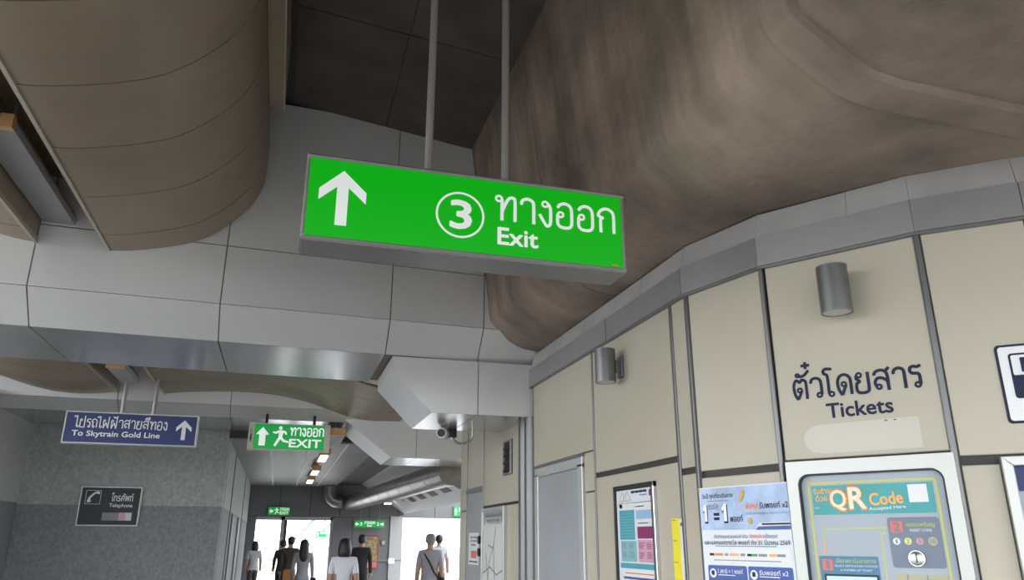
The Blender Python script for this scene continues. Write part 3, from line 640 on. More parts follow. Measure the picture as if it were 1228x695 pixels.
running_man(es, 0.335, 0.045, 0.315, 'white_exit', -0.0055)
thai(es, 'ทางออก', 0.605, 1.105, 0.22, 0.345, 'white_exit', -0.0055, 0.15)
text(es, 'EXIT', 0.605, 1.075, 0.05, 0.168, 'white_exit', -0.0055, 0.035)
plate(es, 'test_label', 'khaki', 0.025, 0.055, 0.11, 0.31, -0.0135); MB().box(0.03, 0.05, -0.015, -0.013, 0.13, 0.22).build('test_button', 'black', es)
for x in (0.245, 0.955): rod(es, x, 0.07, es_h, 0.56, 0.022, 'hanger_rod', 'black', False)

# small exit signs far down the corridor
def small_exit(loc, w, h, label, kind, d=0.06, hang=None):
    o = thing('exit_sign', loc, label, 'sign')
    MB().box(0, w, 0.0, d, 0, h).build('case', 'grass_green', o); MB().box(0.01, w - 0.01, -0.003, 0, 0.01, h - 0.01).build('face', 'green_exit', o)
    if kind == 'run':
        poly(o, 'arrow', 'white_exit', [(0.06 * w, h * .5), (0.14 * w, h * .8), (0.14 * w, h * .62), (0.24 * w, h * .62), (0.24 * w, h * .38), (0.14 * w, h * .38), (0.14 * w, h * .2)], -0.0045)
        running_man(o, 0.27 * w, 0.1 * h, 0.8 * h, 'white_exit', -0.0045)
        text(o, 'ทางออก', 0.55 * w, 0.95 * w, 0.55 * h, 0.9 * h, 'white_exit', -0.0045, 0.01); text(o, 'EXIT', 0.55 * w, 0.93 * w, 0.12 * h, 0.45 * h, 'white_exit', -0.0045, 0.03)
    elif kind == 'double':
        for s, x in ((1, 0.03 * w), (-1, 0.97 * w)):
            poly(o, 'arrow', 'white_exit', [(x, h * .5), (x + s * .06 * w, h * .8), (x + s * .06 * w, h * .6), (x + s * .12 * w, h * .6), (x + s * .12 * w, h * .4), (x + s * .06 * w, h * .4), (x + s * .06 * w, h * .2)], -0.0045)
        text(o, '3', 0.19 * w, 0.26 * w, 0.3 * h, 0.72 * h, 'white_exit', -0.0045, 0.02); text(o, '2', 0.74 * w, 0.81 * w, 0.3 * h, 0.72 * h, 'white_exit', -0.0045, 0.02)
        text(o, 'ทางออก', 0.34 * w, 0.68 * w, 0.5 * h, 0.88 * h, 'white_exit', -0.0045, 0.02); text(o, 'Exit', 0.43 * w, 0.58 * w, 0.14 * h, 0.44 * h, 'white_exit', -0.0045, 0.03)
    else:
        poly(o, 'arrow', 'white_exit', [(0.18 * w, h * .85), (0.30 * w, h * .5), (0.22 * w, h * .5), (0.22 * w, h * .15), (0.14 * w, h * .15), (0.14 * w, h * .5), (0.06 * w, h * .5)], -0.0045)
        text(o, 'ทางออก', 0.42 * w, 0.94 * w, 0.5 * h, 0.85 * h, 'white_exit', -0.0045, 0.01)
    if hang:
        for x in (0.2 * w, 0.8 * w): MB().cyl((x, d / 2, h - 0.01 if hang > 0 else 0.01), (x, d / 2, hang), 0.012, n=8).build('hanger_rod', 'alu_dark', o)
    return o
small_exit((-0.34, 25.52, 2.335), 0.66, 0.25, 'small green running man sign on the end wall over the bright doorway', 'run')
small_exit((2.29, 25.30, 1.985), 0.96, 0.215, 'green exit sign with arrows pointing both ways, over the dark pier', 'double', 0.06, 1.30)
small_exit((5.52, 25.53, 2.36), 0.42, 0.32, 'half-hidden green exit sign beside the corridor edge of the beige wall', 'up', 0.06)
small_exit((1.50, 33.0, 1.72), 0.42, 0.24, 'tiny green exit sign outdoors past the bright doorway', 'up', 0.05, -1.74)

# ---- wall lamps
def sconce(seg, s, zc, label):
    o = thing('wall_lamp', wm(seg, s, zc), label, 'lamp', 'up-and-down wall lamps')
    R, H = 0.083, 0.26
    MB().cbox(-0.045, 0.045, -0.022, 0.0, -0.085, 0.085, .004).build('back_plate', 'gunmetal', o)
    MB().box(-0.02, 0.02, -0.06, -0.02, -0.05, 0.05).build('arm', 'gunmetal', o)
    yc = -0.06 - R
    b = MB().cyl((0, yc, -H / 2), (0, yc, 0.028), R, n=40, caps=False).cyl((0, yc, 0.036), (0, yc, H / 2), R, n=40, caps=False).cyl((0, yc, 0.028), (0, yc, 0.036), R - 0.003, n=40)
    b.cyl((0, yc, -H / 2 + .004), (0, yc, H / 2 - .006), R - 0.004, n=40).build('barrel', 'gunmetal', o)
    for z in (-H / 2, H / 2):
        rg = ring_plate(disc(0, 0, R + .001, 40), disc(0, 0, R - .009, 40), -0.004, 0.004); rg.v = [(x, yc + zz, z + yy) for x, yy, zz in rg.v]; rg.build('rim', 'alu_dark', o)
    MB().cyl((0, yc, -H / 2 - .001), (0, yc, -H / 2 + .006), R - 0.010, n=32).build('lens', 'offwhite', o)
    return o
sconce(0, 5.80, 2.93, 'grey cylinder wall lamp over the framed notice')
sconce(2, 0.452, 2.93, 'grey cylinder wall lamp over the Tickets lettering')

# ---- Tickets lettering
tk = thing('wall_lettering', wm(2, 0, 2.25), 'dark navy Thai and Tickets lettering on the beige panel over the machine', 'lettering')
thai(tk, 'ตั๋วโดยสาร', 0.115, 0.782, 0.118, 0.232, 'navy', -0.002, 0.15)
text(tk, 'Tickets', 0.288, 0.628, 0.0, 0.078, 'navy', -0.002, 0.03)
st = thing('blank_sticker', wm(2, 0, 2.06), 'pale blank patch stuck under the Tickets lettering', 'sticker')
poly(st, 'patch', 'sticker', [(0.742, 0.0), (0.742, 0.152), (0.732, 0.158), (0.24, 0.158), (0.19, 0.148), (0.155, 0.118), (0.143, 0.08), (0.155, 0.04), (0.19, 0.01), (0.24, 0.0)], -0.0015, 0.0015)
for a, b in ((0.576, 0.592), (0.622, 0.634)): plate(st, 'print_remnant', 'navy', a, b, 0.148, 0.153, -0.0022, 0.0008)

# ---- pictogram sign at the frame edge
pg = thing('ticket_sign', wm(3, 0.255, 2.15), 'white square sign with navy border and ticket pictogram on the end panel', 'sign')
MB().prism_y(rr(0, 0.39, 0, 0.392, 0.02), -0.006, 0).build('border', 'navy', pg); MB().prism_y(rr(0.012, 0.378, 0.012, 0.380, 0.016), -0.0075, -0.006).build('face', 'white', pg)
MB().prism_y(rr(0.052, 0.34, 0.12, 0.345, 0.015), -0.009, -0.0075).build('ticket_outline', 'navy', pg); MB().prism_y(rr(0.062, 0.33, 0.235, 0.335, 0.008), -0.0105, -0.009).build('ticket_top', 'white', pg)
text(pg, '1', 0.10, 0.13, 0.25, 0.32, 'navy', -0.012, 0.02)

# ---- ticket machine
tm = thing('ticket_machine', wm(2, 0, 0), 'ticket vending machine with silver surround and QR Code banner, under the Tickets lettering', 'machine')
ring_plate([(0.034, 0.0), (0.876, 0.0), (0.876, 2.022), (0.034, 2.022)], rr(0.094, 0.818, 0.35, 1.952, 0.06, 8), -0.035, 0.03).build('surround', 'steel_bright', tm)
ring_plate(rr(0.094, 0.818, 0.35, 1.952, 0.06, 8), rr(0.102, 0.810, 0.358, 1.944, 0.055, 8), -0.036, -0.004).build('gasket', 'rubber', tm)
MB().prism_y(rr(0.097, 0.815, 0.353, 1.949, 0.058, 8), -0.006, 0.02).build('fascia', 'machine_face', tm)
fy = -0.0075
def line(parent, pts, w, material, y=fy, name='printed_line'):
    m = MB()
    for (xa, za), (xb, zb_) in zip(pts[:-1], pts[1:]):
        d = Vector((xb - xa, zb_ - za)); n = Vector((-d.y, d.x)).normalized() * w / 2; e = d.normalized() * w / 2
        m.prism_y([(xa - e.x + n.x, za - e.y + n.y), (xb + e.x + n.x, zb_ + e.y + n.y), (xb + e.x - n.x, zb_ + e.y - n.y), (xa - e.x - n.x, za - e.y - n.y)], y, y + 0.001)
    return m.build(name, material, parent)
line(tm, [(0.140, 0.60), (0.140, 1.902), (0.770, 1.902), (0.770, 0.60)], 0.011, 'lime', name='yellow_border')
bn = plate(tm, 'banner', 'banner_teal', 0.155, 0.753, 1.738, 1.888, -0.009, 0.003)
text(bn, 'รับชำระ', 0.163, 0.262, 1.846, 1.878, 'banner_orange', -0.0105, 0.02, rot=0.05); text(bn, 'ด้วย', 0.172, 0.232, 1.808, 1.842, 'banner_orange', -0.0105, 0.02, rot=0.05)
text(bn, 'Q', 0.246, 0.332, 1.752, 1.866, 'orange', -0.0102, 0.05); text(bn, 'Q', 0.249, 0.329, 1.756, 1.862, 'banner_cream', -0.0108, 0.02)
text(bn, 'R', 0.344, 0.430, 1.762, 1.876, 'orange', -0.0102, 0.05); text(bn, 'R', 0.347, 0.427, 1.766, 1.872, 'banner_cream', -0.0108, 0.03)
text(bn, 'Code', 0.448, 0.608, 1.783, 1.843, 'banner_orange', -0.0105, 0.03, rot=0.06)
text(bn, 'Accepted Here', 0.440, 0.617, 1.754, 1.775, 'paper_white', -0.0105, 0.01, rot=0.05); plate(bn, 'small_print', 'teal_b', 0.160, 0.188, 1.769, 1.776, -0.0105)
plate(bn, 'blank_card', 'paper_white', 0.638, 0.727, 1.790, 1.878, -0.0105)
cb = plate(tm, 'coin_panel', 'machine_blue', 0.518, 0.757, 1.476, 1.718, -0.010, 0.004, 0.014)
plate(cb, 'step_tag', 'tag_red', 0.530, 0.588, 1.644, 1.700, -0.0115); text(cb, '2', 0.545, 0.574, 1.652, 1.692, 'machine_blue', -0.0125, 0.03)
text(cb, 'หยอดเหรียญ', 0.605, 0.735, 1.668, 1.694, 'lime', -0.0115, 0.005); text(cb, 'INSERT COINS', 0.620, 0.719, 1.648, 1.661, 'paper', -0.0115, 0.01)
for x, r, mt_, n in ((0.550, 0.017, 'paper', '1'), (0.603, 0.017, 'coin_yellow', '2'), (0.657, 0.017, 'coin_pink', '5'), (0.716, 0.021, 'khaki', '10')):
    c = MB().prism_y(disc(x, 1.602, r), -0.0115, -0.010).build('coin_mark', mt_, cb); w = {'1': 0.0035, '10': 0.011}.get(n, 0.006)
    text(c, n, x - w, x + w, 1.592, 1.612, 'machine_blue', -0.0125, 0.012)
cm = MB().cyl((0.633, -0.010, 1.521), (0.633, -0.022, 1.521), 0.041, 0.038, n=36).cyl((0.633, -0.022, 1.521), (0.633, -0.026, 1.521), 0.034, 0.028, n=36); cm.build('coin_slot', 'coin_silver', cb)
MB().box(0.630, 0.636, -0.0275, -0.025, 1.503, 1.545).build('slot_opening', 'black', cb)
sp = plate(tm, 'select_panel', 'panel_blue', 0.154, 0.448, 1.10, 1.527, -0.010, 0.004, 0.006)
plate(sp, 'step_tag', 'tag_red', 0.167, 0.222, 1.456, 1.511, -0.0115); text(sp, '1', 0.188, 0.203, 1.464, 1.504, 'machine_blue', -0.0125, 0.02)
text(sp, 'เลือกสถานีปลายทาง', 0.238, 0.438, 1.494, 1.518, 'lime', -0.0115, 0.0); text(sp, 'SELECT DESTINATION STATION', 0.231, 0.442, 1.474, 1.484, 'paper', -0.0115, 0.005); text(sp, '& NUMBER OF TICKET', 0.258, 0.415, 1.454, 1.464, 'paper', -0.0115, 0.005)
plate(sp, 'screen_bezel', 'black', 0.172, 0.442, 1.13, 1.438, -0.0115); plate(sp, 'screen', 'screen_lit', 0.182, 0.432, 1.14, 1.428, -0.0125)
kp = plate(tm, 'keypad', 'khaki', 0.525, 0.757, 1.20, 1.445, -0.010, 0.004, 0.006)
for x in (0.575, 0.665): MB().box(x, x + .004, -0.012, -0.009, 1.2, 1.445).build('key_divider', 'machine_blue', kp)
line(tm, [(0.192, 1.535), (0.194, 1.662), (0.505, 1.669)], 0.006, 'lime'); line(tm, [(0.480, 1.40), (0.478, 1.638), (0.503, 1.641)], 0.006, 'lime'); line(tm, [(0.192, 1.535), (0.193, 1.60)], 0.0065, 'banner_orange', fy - 0.0006)

# second machine at the frame edge
m2 = thing('ticket_machine', wm(3, 0, 0), 'second machine with silver mitred frame and navy screen, cut off at the picture edge', 'machine')
for nm, pts in (('frame_bar', [(0.188, 0), (0.188, 1.99), (0.232, 1.946), (0.232, 0)]), ('frame_bar', [(0.188, 1.99), (1.0, 1.99), (0.956, 1.946), (0.232, 1.946)]), ('frame_bar', [(1.0, 1.99), (1.0, 0), (0.956, 0), (0.956, 1.946)])):
    MB().prism_y(pts, -0.06, 0.03, 0.003).build(nm, 'steel_bright', m2)
MB().box(0.232, 0.956, -0.02, 0.03, 0, 1.946).build('body', 'machine_face', m2); plate(m2, 'header', 'navy_face', 0.24, 0.95, 1.83, 1.945, -0.024, 0.004); plate(m2, 'screen', 'royal', 0.26, 0.93, 1.3, 1.8, -0.024, 0.004)

# ---- rabbit-card points poster
p1 = thing('points_poster', wm(1, 0, 1.0), 'blue and white points poster with 1=1 headline taped beside the ticket machine', 'poster')
def pz(z): return z - 1.0
MB().box(0.012, 0.688, -0.016, -0.012, 0.05, pz(1.917)).build('sheet', 'paper', p1)
ps = plate(p1, 'sky_band', 'paper_sky', 0.02, 0.688, pz(1.665), pz(1.910), -0.0175)
y_ = -0.019
def big_one(x, w):
    one = [(.30, 0), (.30, .68), (.02, .56), (.02, .76), (.42, 1.0), (.78, 1.0), (.78, 0)]
    poly(p1, 'numeral_shadow', 'navy', [(x + (a - .04) * w, pz(1.706) + (b - .02) * .108) for a, b in one], y_); poly(p1, 'numeral_shadow', 'navy', [(x + (a + .12) * w, pz(1.703) + b * .108) for a, b in one], y_ - .0002)
    poly(p1, 'numeral', 'white', [(x + a * w, pz(1.714) + b * .102) for a, b in one], y_ - .001)
text(p1, 'วันนี้ ทุกเที่ยวเดินทาง', 0.038, 0.288, pz(1.843), pz(1.882), 'navy', y_, 0.01); plate(p1, 'small_print', 'grey_print', 0.08, 0.25, pz(1.832), pz(1.837), y_)
big_one(0.036, 0.044)
text(p1, 'แรบบิท', 0.084, 0.166, pz(1.785), pz(1.820), 'grey_print', y_, 0.02)
for z in (1.748, 1.722): plate(p1, 'equals_bar', 'navy', 0.124, 0.170, pz(z), pz(z + 0.016), y_)
big_one(0.192, 0.05)
text(p1, 'พอยท์', 0.254, 0.352, pz(1.710), pz(1.748), 'navy', y_, 0.02)
c = MB(); c.prism_y([(0.358 + 0.018 * math.cos(a) * .9 + 0.012 * math.sin(a), pz(1.854) + 0.034 * math.sin(a) + .006 * math.cos(a)) for a in [2 * PI * k / 24 for k in range(24)]], y_ - .003, y_); c.build('gold_coin', 'gold', p1)
MB().prism_y([(0.406 + 0.015 * math.cos(2 * PI * k / 20), pz(1.712) + 0.018 * math.sin(2 * PI * k / 20)) for k in range(20)], y_ - .003, y_).build('gold_coin', 'gold', p1)
text(p1, 'พิเศษ!', 0.380, 0.472, pz(1.779), pz(1.812), 'orange', y_, 0.015); text(p1, 'รับพอยท์ x2', 0.484, 0.684, pz(1.780), pz(1.815), 'navy', y_, 0.02); text(p1, 'เมื่อเดินทางครบทุก 5 เที่ยว ใน 1 เดือน', 0.380, 0.678, pz(1.744), pz(1.763), 'grey_print', y_, 0.0)
poly(p1, 'train_body', 'offwhite', [(0.445, pz(1.664)), (0.455, pz(1.69)), (0.475, pz(1.702)), (0.687, pz(1.704)), (0.687, pz(1.664))], y_); poly(p1, 'train_stripe', 'royal', [(0.442, pz(1.663)), (0.462, pz(1.681)), (0.687, pz(1.684)), (0.687, pz(1.663))], y_ - .001); plate(p1, 'train_window', 'navy', 0.49, 0.687, pz(1.689), pz(1.698), y_ - .0015)
text(p1, 'เดินทางและสะสมพอยท์ ผ่าน', 0.112, 0.375, pz(1.617), pz(1.643), 'grey_print', y_, 0.01); text(p1, 'บัตรแรบบิท', 0.392, 0.482, pz(1.617), pz(1.643), 'orange', y_, 0.01); text(p1, 'ครั้งแรก', 0.49, 0.59, pz(1.617), pz(1.643), 'grey_print', y_, 0.01)
text(p1, 'และแลกของรางวัล พอยท์ ถึง 31 มีนาคม 2569', 0.034, 0.672, pz(1.581), pz(1.609), 'navy', y_, 0.008); plate(p1, 'small_print', 'grey_print', 0.116, 0.577, pz(1.570), pz(1.575), y_)
plate(p1, 'partner_box', 'paper_white', 0.042, 0.676, pz(1.486), pz(1.556), y_ + .0005, 0.001, 0.008)
for a, b, mt_ in ((0.068, 0.105, 'navy'), (0.110, 0.178, 'orange'), (0.19, 0.215, 'grey_print'), (0.226, 0.30, 'banner_orange'), (0.312, 0.345, 'grey_print'), (0.362, 0.395, 'navy'), (0.398, 0.436, 'grass_green'), (0.446, 0.505, 'grey_print'), (0.522, 0.57, 'banner_orange'), (0.575, 0.632, 'grey_print')): plate(p1, 'partner_mark', mt_, a, b, pz(1.518), pz(1.532), y_ - .001)
plate(p1, 'small_print', 'grey_print', 0.10, 0.60, pz(1.491), pz(1.496), y_ - .001)
for a, b, txt in ((0.046, 0.348, '1 สถานี = 1 พอยท์'), (0.359, 0.670, 'รับพอยท์ x2')):
    bx_ = plate(p1, 'offer_box', 'royal', a, b, pz(1.25), pz(1.464), y_ + .0003, 0.001, 0.012)
    MB().prism_y(disc(a + 0.04, pz(1.419), 0.026), y_ - .002, y_).build('icon', 'white', bx_); MB().prism_y(rr(a + .028, a + .052, pz(1.408), pz(1.434), .004), y_ - .003, y_ - .001).build('icon_train', 'navy', bx_)
    text(bx_, txt, a + 0.08, b - 0.03, pz(1.420), pz(1.447), 'white', y_ - .001, 0.015); plate(bx_, 'small_print', 'paper', a + 0.08, b - 0.09, pz(1.408), pz(1.413), y_ - .001)
plate(p1, 'tape', 'gold', 0.008, 0.02, pz(1.89), pz(1.915), y_)

# ---- framed notice
p0 = thing('notice_frame', wm(0, 0, 1.0), 'framed teal and pink notice in a black and steel frame on the beige wall', 'notice')
a0, a1, zt_ = 5.597, 6.292, 1.005
for nm, x0, x1, z0, z1, mt_ in (('frame_bar', a0, a1, zt_ - .035, zt_, 'black'), ('frame_bar', a0, a0 + .02, -.2, zt_ - .035, 'black'), ('frame_bar', a1 - .03, a1, -.2, zt_, 'alu'), ('frame_bar', a0, a1, -.22, -.2, 'black')):
    MB().cbox(x0, x1, -0.03, 0.0, z0, z1, .005).build(nm, mt_, p0)
MB().box(a1 - .055, a1 - .03, -.022, 0, -.2, zt_ - .035).build('frame_inner', 'black', p0)
MB().box(a0 + .02, a1 - .055, -0.008, 0.0, -.2, zt_ - .035).build('sheet', 'paper', p0)
Y0 = -0.0095
[plate(p0, 'printed_row', 'navy', a, b, .940, .957, Y0) for a, b in ((5.885, 5.95), (5.955, 6.02), (6.025, 6.085), (6.09, 6.15))]; plate(p0, 'printed_row', 'grey_print', 6.03, 6.15, 0.918, 0.927, Y0); plate(p0, 'emblem', 'magenta', 6.185, 6.225, 0.91, 0.955, Y0)
for pts in ([(5.66, .875), (5.70, .93), (5.73, .955), (5.75, .93), (5.76, .90)], [(5.72, .88), (5.78, .94), (5.82, .955), (5.85, .92), (5.885, .885)], [(5.65, .873), (5.89, .873)], [(5.69, .89), (5.86, .89)], [(5.79, .90), (5.80, .945)]): line(p0, pts, 0.006, 'khaki', Y0, 'temple_sketch')
for a in [(5.90, 6.22, 0.868, 0.874, 'grey_print'), (5.645, 5.91, 0.835, 0.872, 'paper_white'), (5.665, 5.72, 0.840, 0.868, 'cloth_brown'), (5.925, 6.225, 0.822, 0.862, 'paper_white'), (5.95, 6.10, 0.840, 0.846, 'grey_print'), (5.66, 5.925, 0.61, 0.822, 'teal_a'), (5.955, 6.22, 0.753, 0.815, 'sky_b'), (5.965, 6.225, 0.707, 0.742, 'paper_white'), (5.985, 6.15, 0.72, 0.727, 'magenta'), (5.968, 6.228, 0.617, 0.700, 'magenta'), (5.968, 6.23, 0.455, 0.609, 'pink'), (5.67, 5.945, 0.455, 0.602, 'teal_b'), (5.65, 6.235, 0.408, 0.445, 'teal_a'), (5.67, 6.235, 0.05, 0.398, 'paper_white')]:
    plate(p0, 'printed_block', a[4], *a[:4], Y0 + .0003)
for r in range(9): plate(p0, 'printed_row', 'teal_b', 5.675, 5.91, 0.63 + r * 0.0205, 0.634 + r * 0.0205, Y0 - .001)
for cx_, cz_ in ((5.69, 0.585), (5.82, 0.585), (5.69, 0.52), (5.82, 0.52), (5.985, 0.585), (6.11, 0.585), (5.985, 0.52), (6.11, 0.52)):
    for r in range(5): plate(p0, 'printed_row', 'grey_print' if cx_ < 5.95 else 'magenta', cx_, cx_ + random.uniform(.06, .10), cz_ - r * 0.0095, cz_ - r * .0095 + .004, Y0 - .001)
plate(p0, 'printed_row', 'orange', 5.73, 6.20, 0.372, 0.380, Y0 - .001); plate(p0, 'printed_row', 'royal', 5.70, 6.22, 0.335, 0.350, Y0 - .001)
# ---- height strip
hs = thing('height_ruler', wm(0, 6.49, 0.8), 'yellow and white height strip stuck between the notice and the steel joint', 'ruler')
plate(hs, 'yellow_strip', 'yellow', 0, 0.105, 0, 0.945, -0.003, 0.003); plate(hs, 'white_strip', 'paper_white', 0.105, 0.155, 0, 0.94, -0.002, 0.002)
for z in (0.12, 0.26, 0.395, 0.53, 0.665, 0.80, 0.93): plate(hs, 'tick', 'grey_print', 0.005, 0.06, z, z + .006, -0.004, .001)
MB().box(0.13, 0.145, -0.01, 0, 0.895, 0.915).build('clip', 'alu_dark', hs)

# ---- doors on the wall
d1 = MB().cbox(3.66, 4.845, 0.005, 0.04, 0, 2.24, .004); mt = wm(0, 0, 0); d1.v = [tuple(mt @ Vector(p)) for p in d1.v]; d1 = d1.build('door_1', 'door_grey'); struct(d1, 'plain grey door in a pale metal frame beside the framed notice', 'door')
for x0, x1, z0, z1, y0 in ((3.60, 3.69, 0, 2.25, -.025), (4.82, 4.93, 0, 2.25, -.025), (3.60, 4.93, 2.22, 2.31, -.025)):
    m = MB().cbox(x0, x1, y0, 0.04, z0, z1, .006); m.v = [tuple(mt @ Vector(p)) for p in m.v]; m.build('door_frame', 'door_frame', d1)
m = MB().box(3.58, 4.95, -.03, 0.02, 2.31, 2.335); m.v = [tuple(mt @ Vector(p)) for p in m.v]; m.build('door_head', 'alu_dark', d1)
m = MB().cbox(3.52, 3.575, -.02, 0.0, 1.96, 2.0, .004); m.v = [tuple(mt @ Vector(p)) for p in m.v]; m.build('sensor', 'alu_dark', d1)
d2 = MB().cbox(0.50, 1.345, -0.012, 0.03, 0, 2.22, .004); d2.v = [tuple(mt @ Vector(p)) for p in d2.v]; d2 = d2.build('door_2', 'door_grey'); struct(d2, 'narrow grey service door with a taped notice near the corridor', 'door')
m = MB().box(0.45, 1.38, -.02, 0.02, 2.22, 2.28); m.v = [tuple(mt @ Vector(p)) for p in m.v]; m.build('door_head', 'alu_dark', d2)
for z in (1.61, 1.46):
    m = MB().cyl((1.285, -0.045, z), (1.285, -0.01, z), 0.05, n=18); m.v = [tuple(mt @ Vector(p)) for p in m.v]; m.build('lock', 'black', d2)
nt_ = thing('door_notice', wm(0, 0.66, 1.30), 'white paper notice with red block taped to the grey service door', 'notice')
plate(nt_, 'sheet', 'paper_white', 0, 0.55, 0, 0.40, -0.018, 0.004); plate(nt_, 'red_block', 'tag_red', 0.14, 0.45, 0.08, 0.175, -0.0195)
[plate(nt_, 'printed_row', 'grey_print', a, b, z, z + .025, -0.0195) for a, b, z in ((.10, .26, .33), (.29, .46, .33), (.10, .20, .285), (.23, .44, .285), (.14, .40, .235))]; plate(nt_, 'rule', 'navy', 0.05, 0.50, 0.03, 0.045, -0.0195)
# ---- map board
mb = thing('map_board', wm(0, 1.45, 0.6), 'area map board in a pale frame under the louvred vent', 'map')
for x0, x1, z0, z1 in ((0, 0.045, 0, 1.39), (1.0, 1.045, 0, 1.39), (0.045, 1.0, 1.345, 1.39), (0.045, 1.0, 0, 0.045)): MB().cbox(x0, x1, -0.05, 0, z0, z1, .006).build('frame_bar', 'steel_bright', mb)
MB().box(0.045, 1.0, -0.03, 0, 0.045, 1.345).build('sheet', 'offwhite', mb); plate(mb, 'header', 'coin_silver', 0.05, 0.995, 1.19, 1.34, -0.032)
text(mb, 'แผนผังบริเวณสถานี', 0.15, 0.90, 1.275, 1.325, 'grey_print', -0.0335, 0.01); text(mb, 'LOCALITY MAP', 0.25, 0.80, 1.215, 1.25, 'grey_print', -0.0335, 0.02)
for pts in ([(0.25, 0.3), (0.35, 0.75), (0.55, 0.95), (0.65, 1.15)], [(0.08, 0.62), (0.40, 0.70), (0.70, 0.62), (0.95, 0.68)], [(0.55, 0.95), (0.60, 0.60), (0.75, 0.25)], [(0.30, 0.95), (0.52, 0.92)], [(0.12, 0.2), (0.45, 0.35), (0.9, 0.3)], [(0.2, 0.85), (0.3, 0.55), (0.28, 0.2)]): line(mb, pts, 0.018, 'grey_print', -0.0325, 'map_road')
# ---- louvred vent
vt = thing('vent_grille', wm(0, 2.37, 2.335), 'black louvred vent set in the beige panel over the map board', 'vent')
MB().box(0, 0.34, -0.006, 0.0, 0, 0.40).build('back', 'black', vt)
for x0, x1, z0, z1 in ((0, 0.03, 0, .4), (.31, .34, 0, .4), (.03, .31, .375, .4), (.03, .31, 0, .025)): MB().cbox(x0, x1, -0.03, 0, z0, z1, .004).build('frame_bar', 'alu_dark', vt)
for k in range(4):
    z = 0.04 + k * 0.085; MB().hexa([(0.03, -0.035, z), (0.31, -0.035, z), (0.31, -0.028, z), (0.03, -0.028, z), (0.03, -0.012, z + .05), (0.31, -0.012, z + .05), (0.31, -0.005, z + .05), (0.03, -0.005, z + .05)]).build('louvre', 'black', vt)

# ---- CCTV camera under the casing
cv = thing('cctv_camera', (1.80, 9.0, 2.875), 'white security camera with dark lens and looped cable under the beam casing', 'camera')
MB().cyl((0, 0, -0.005), (0, 0, 0.0), 0.05, n=20).build('mount_plate', 'offwhite', cv); MB().tube([(0, 0, 0), (0.0, 0.0, -0.03), (0.02, 0.02, -0.06)], 0.012, 8).build('bracket', 'alu_dark', cv)
MB().cyl((-0.06, -0.16, -0.075), (0.04, 0.10, -0.062), 0.062, n=24).build('housing', 'offwhite', cv)
MB().cyl((-0.0665, -0.177, -0.076), (-0.06, -0.16, -0.075), 0.045, n=24).build('lens', 'black', cv)
MB().box(0.06, 0.16, 0.0, 0.08, -0.10, 0.0).build('junction_box', 'black', cv)
MB().tube([(0.10 + 0.13 - 0.13 * math.cos(a), 0.04, -0.06 - 0.11 * math.sin(a)) for a in [PI * k / 14 for k in range(15)]] + [(0.36, 0.04, 0.0)], 0.018, 10).build('cable', 'coin_silver', cv)

# ---- batten lights in the slots
def batten(loc, L, label, lit=False, w=0.26, h=0.13):
    o = thing('batten_light', loc, label, 'light', 'batten lights in the ceiling slots')
    MB().strip_y([(0, 0), (w, 0), (w + .01, 0.05), (w - 0.03, h), (0.03, h), (-.01, 0.05)], 0.012, L).build('tray', 'batten_grey', o)
    MB().strip_y([(0.0, -0.006), (w, -0.006), (w, 0.10), (w - .08, 0.10), (w - .08, 0.07), (0.07, 0.07), (0.07, 0.11), (0, 0.11)], -0.05, 0.012).build('end_cap', 'orange_wood', o)
    for yy in (0.3, L - 0.3): MB().cyl((w / 2, yy, h), (w / 2, yy, 4.85 - 4.39 if L > 1 else 4.15 - 3.575), 0.01, n=8).build('hanger', 'alu_dark', o)
    return o
batten((-2.335, 5.62, 4.39), 1.82, 'long grey batten light with orange end in the slot by the large curve')
batten((-2.16, 10.0, 3.575), 0.95, 'grey batten light with orange end in the slot over the blue sign', w=0.21)
def tube_light(y, label):
    o = thing('tube_light', (0.62, y, 3.05), label, 'light', 'lit tube lights along the corridor ceiling')
    MB().box(0, 0.16, 0, 1.25, 0.03, 0.09).build('tray', 'batten_grey', o)
    MB().box(0.02, 0.14, 0.05, 1.2, 0.0, 0.03).build('tube', 'tube_lit', o)
    for a in (-0.25, 1.25): MB().box(-0.01, 0.17, a, a + 0.25, 0.0, 0.10).build('end_cap', 'orange_wood', o)
    for a in (0.2, 1.0): MB().cyl((0.08, a, 0.09), (0.08, a, 0.20), 0.01, n=6).build('hanger', 'alu_dark', o)
tube_light(14.3, 'lit tube light with orange end caps beside the running man sign'); tube_light(17.6, 'lit tube light halfway down the corridor ceiling'); tube_light(20.4, 'lit tube light farthest down the corridor ceiling')
fx = thing('batten_light', (0.66, 12.45, 3.18), 'unlit batten light just behind the running man sign', 'light', 'batten lights in the ceiling slots')
MB().box(0, 0.24, 0, 1.3, 0, 0.10).build('tray', 'batten_grey', fx); MB().box(0, 0.24, -0.08, 0, 0.0, 0.11).build('end_cap', 'orange_wood', fx); MB().box(0.1, 0.14, 0.5, 0.54, 0.1, 0.21).build('hanger', 'alu_dark', fx)

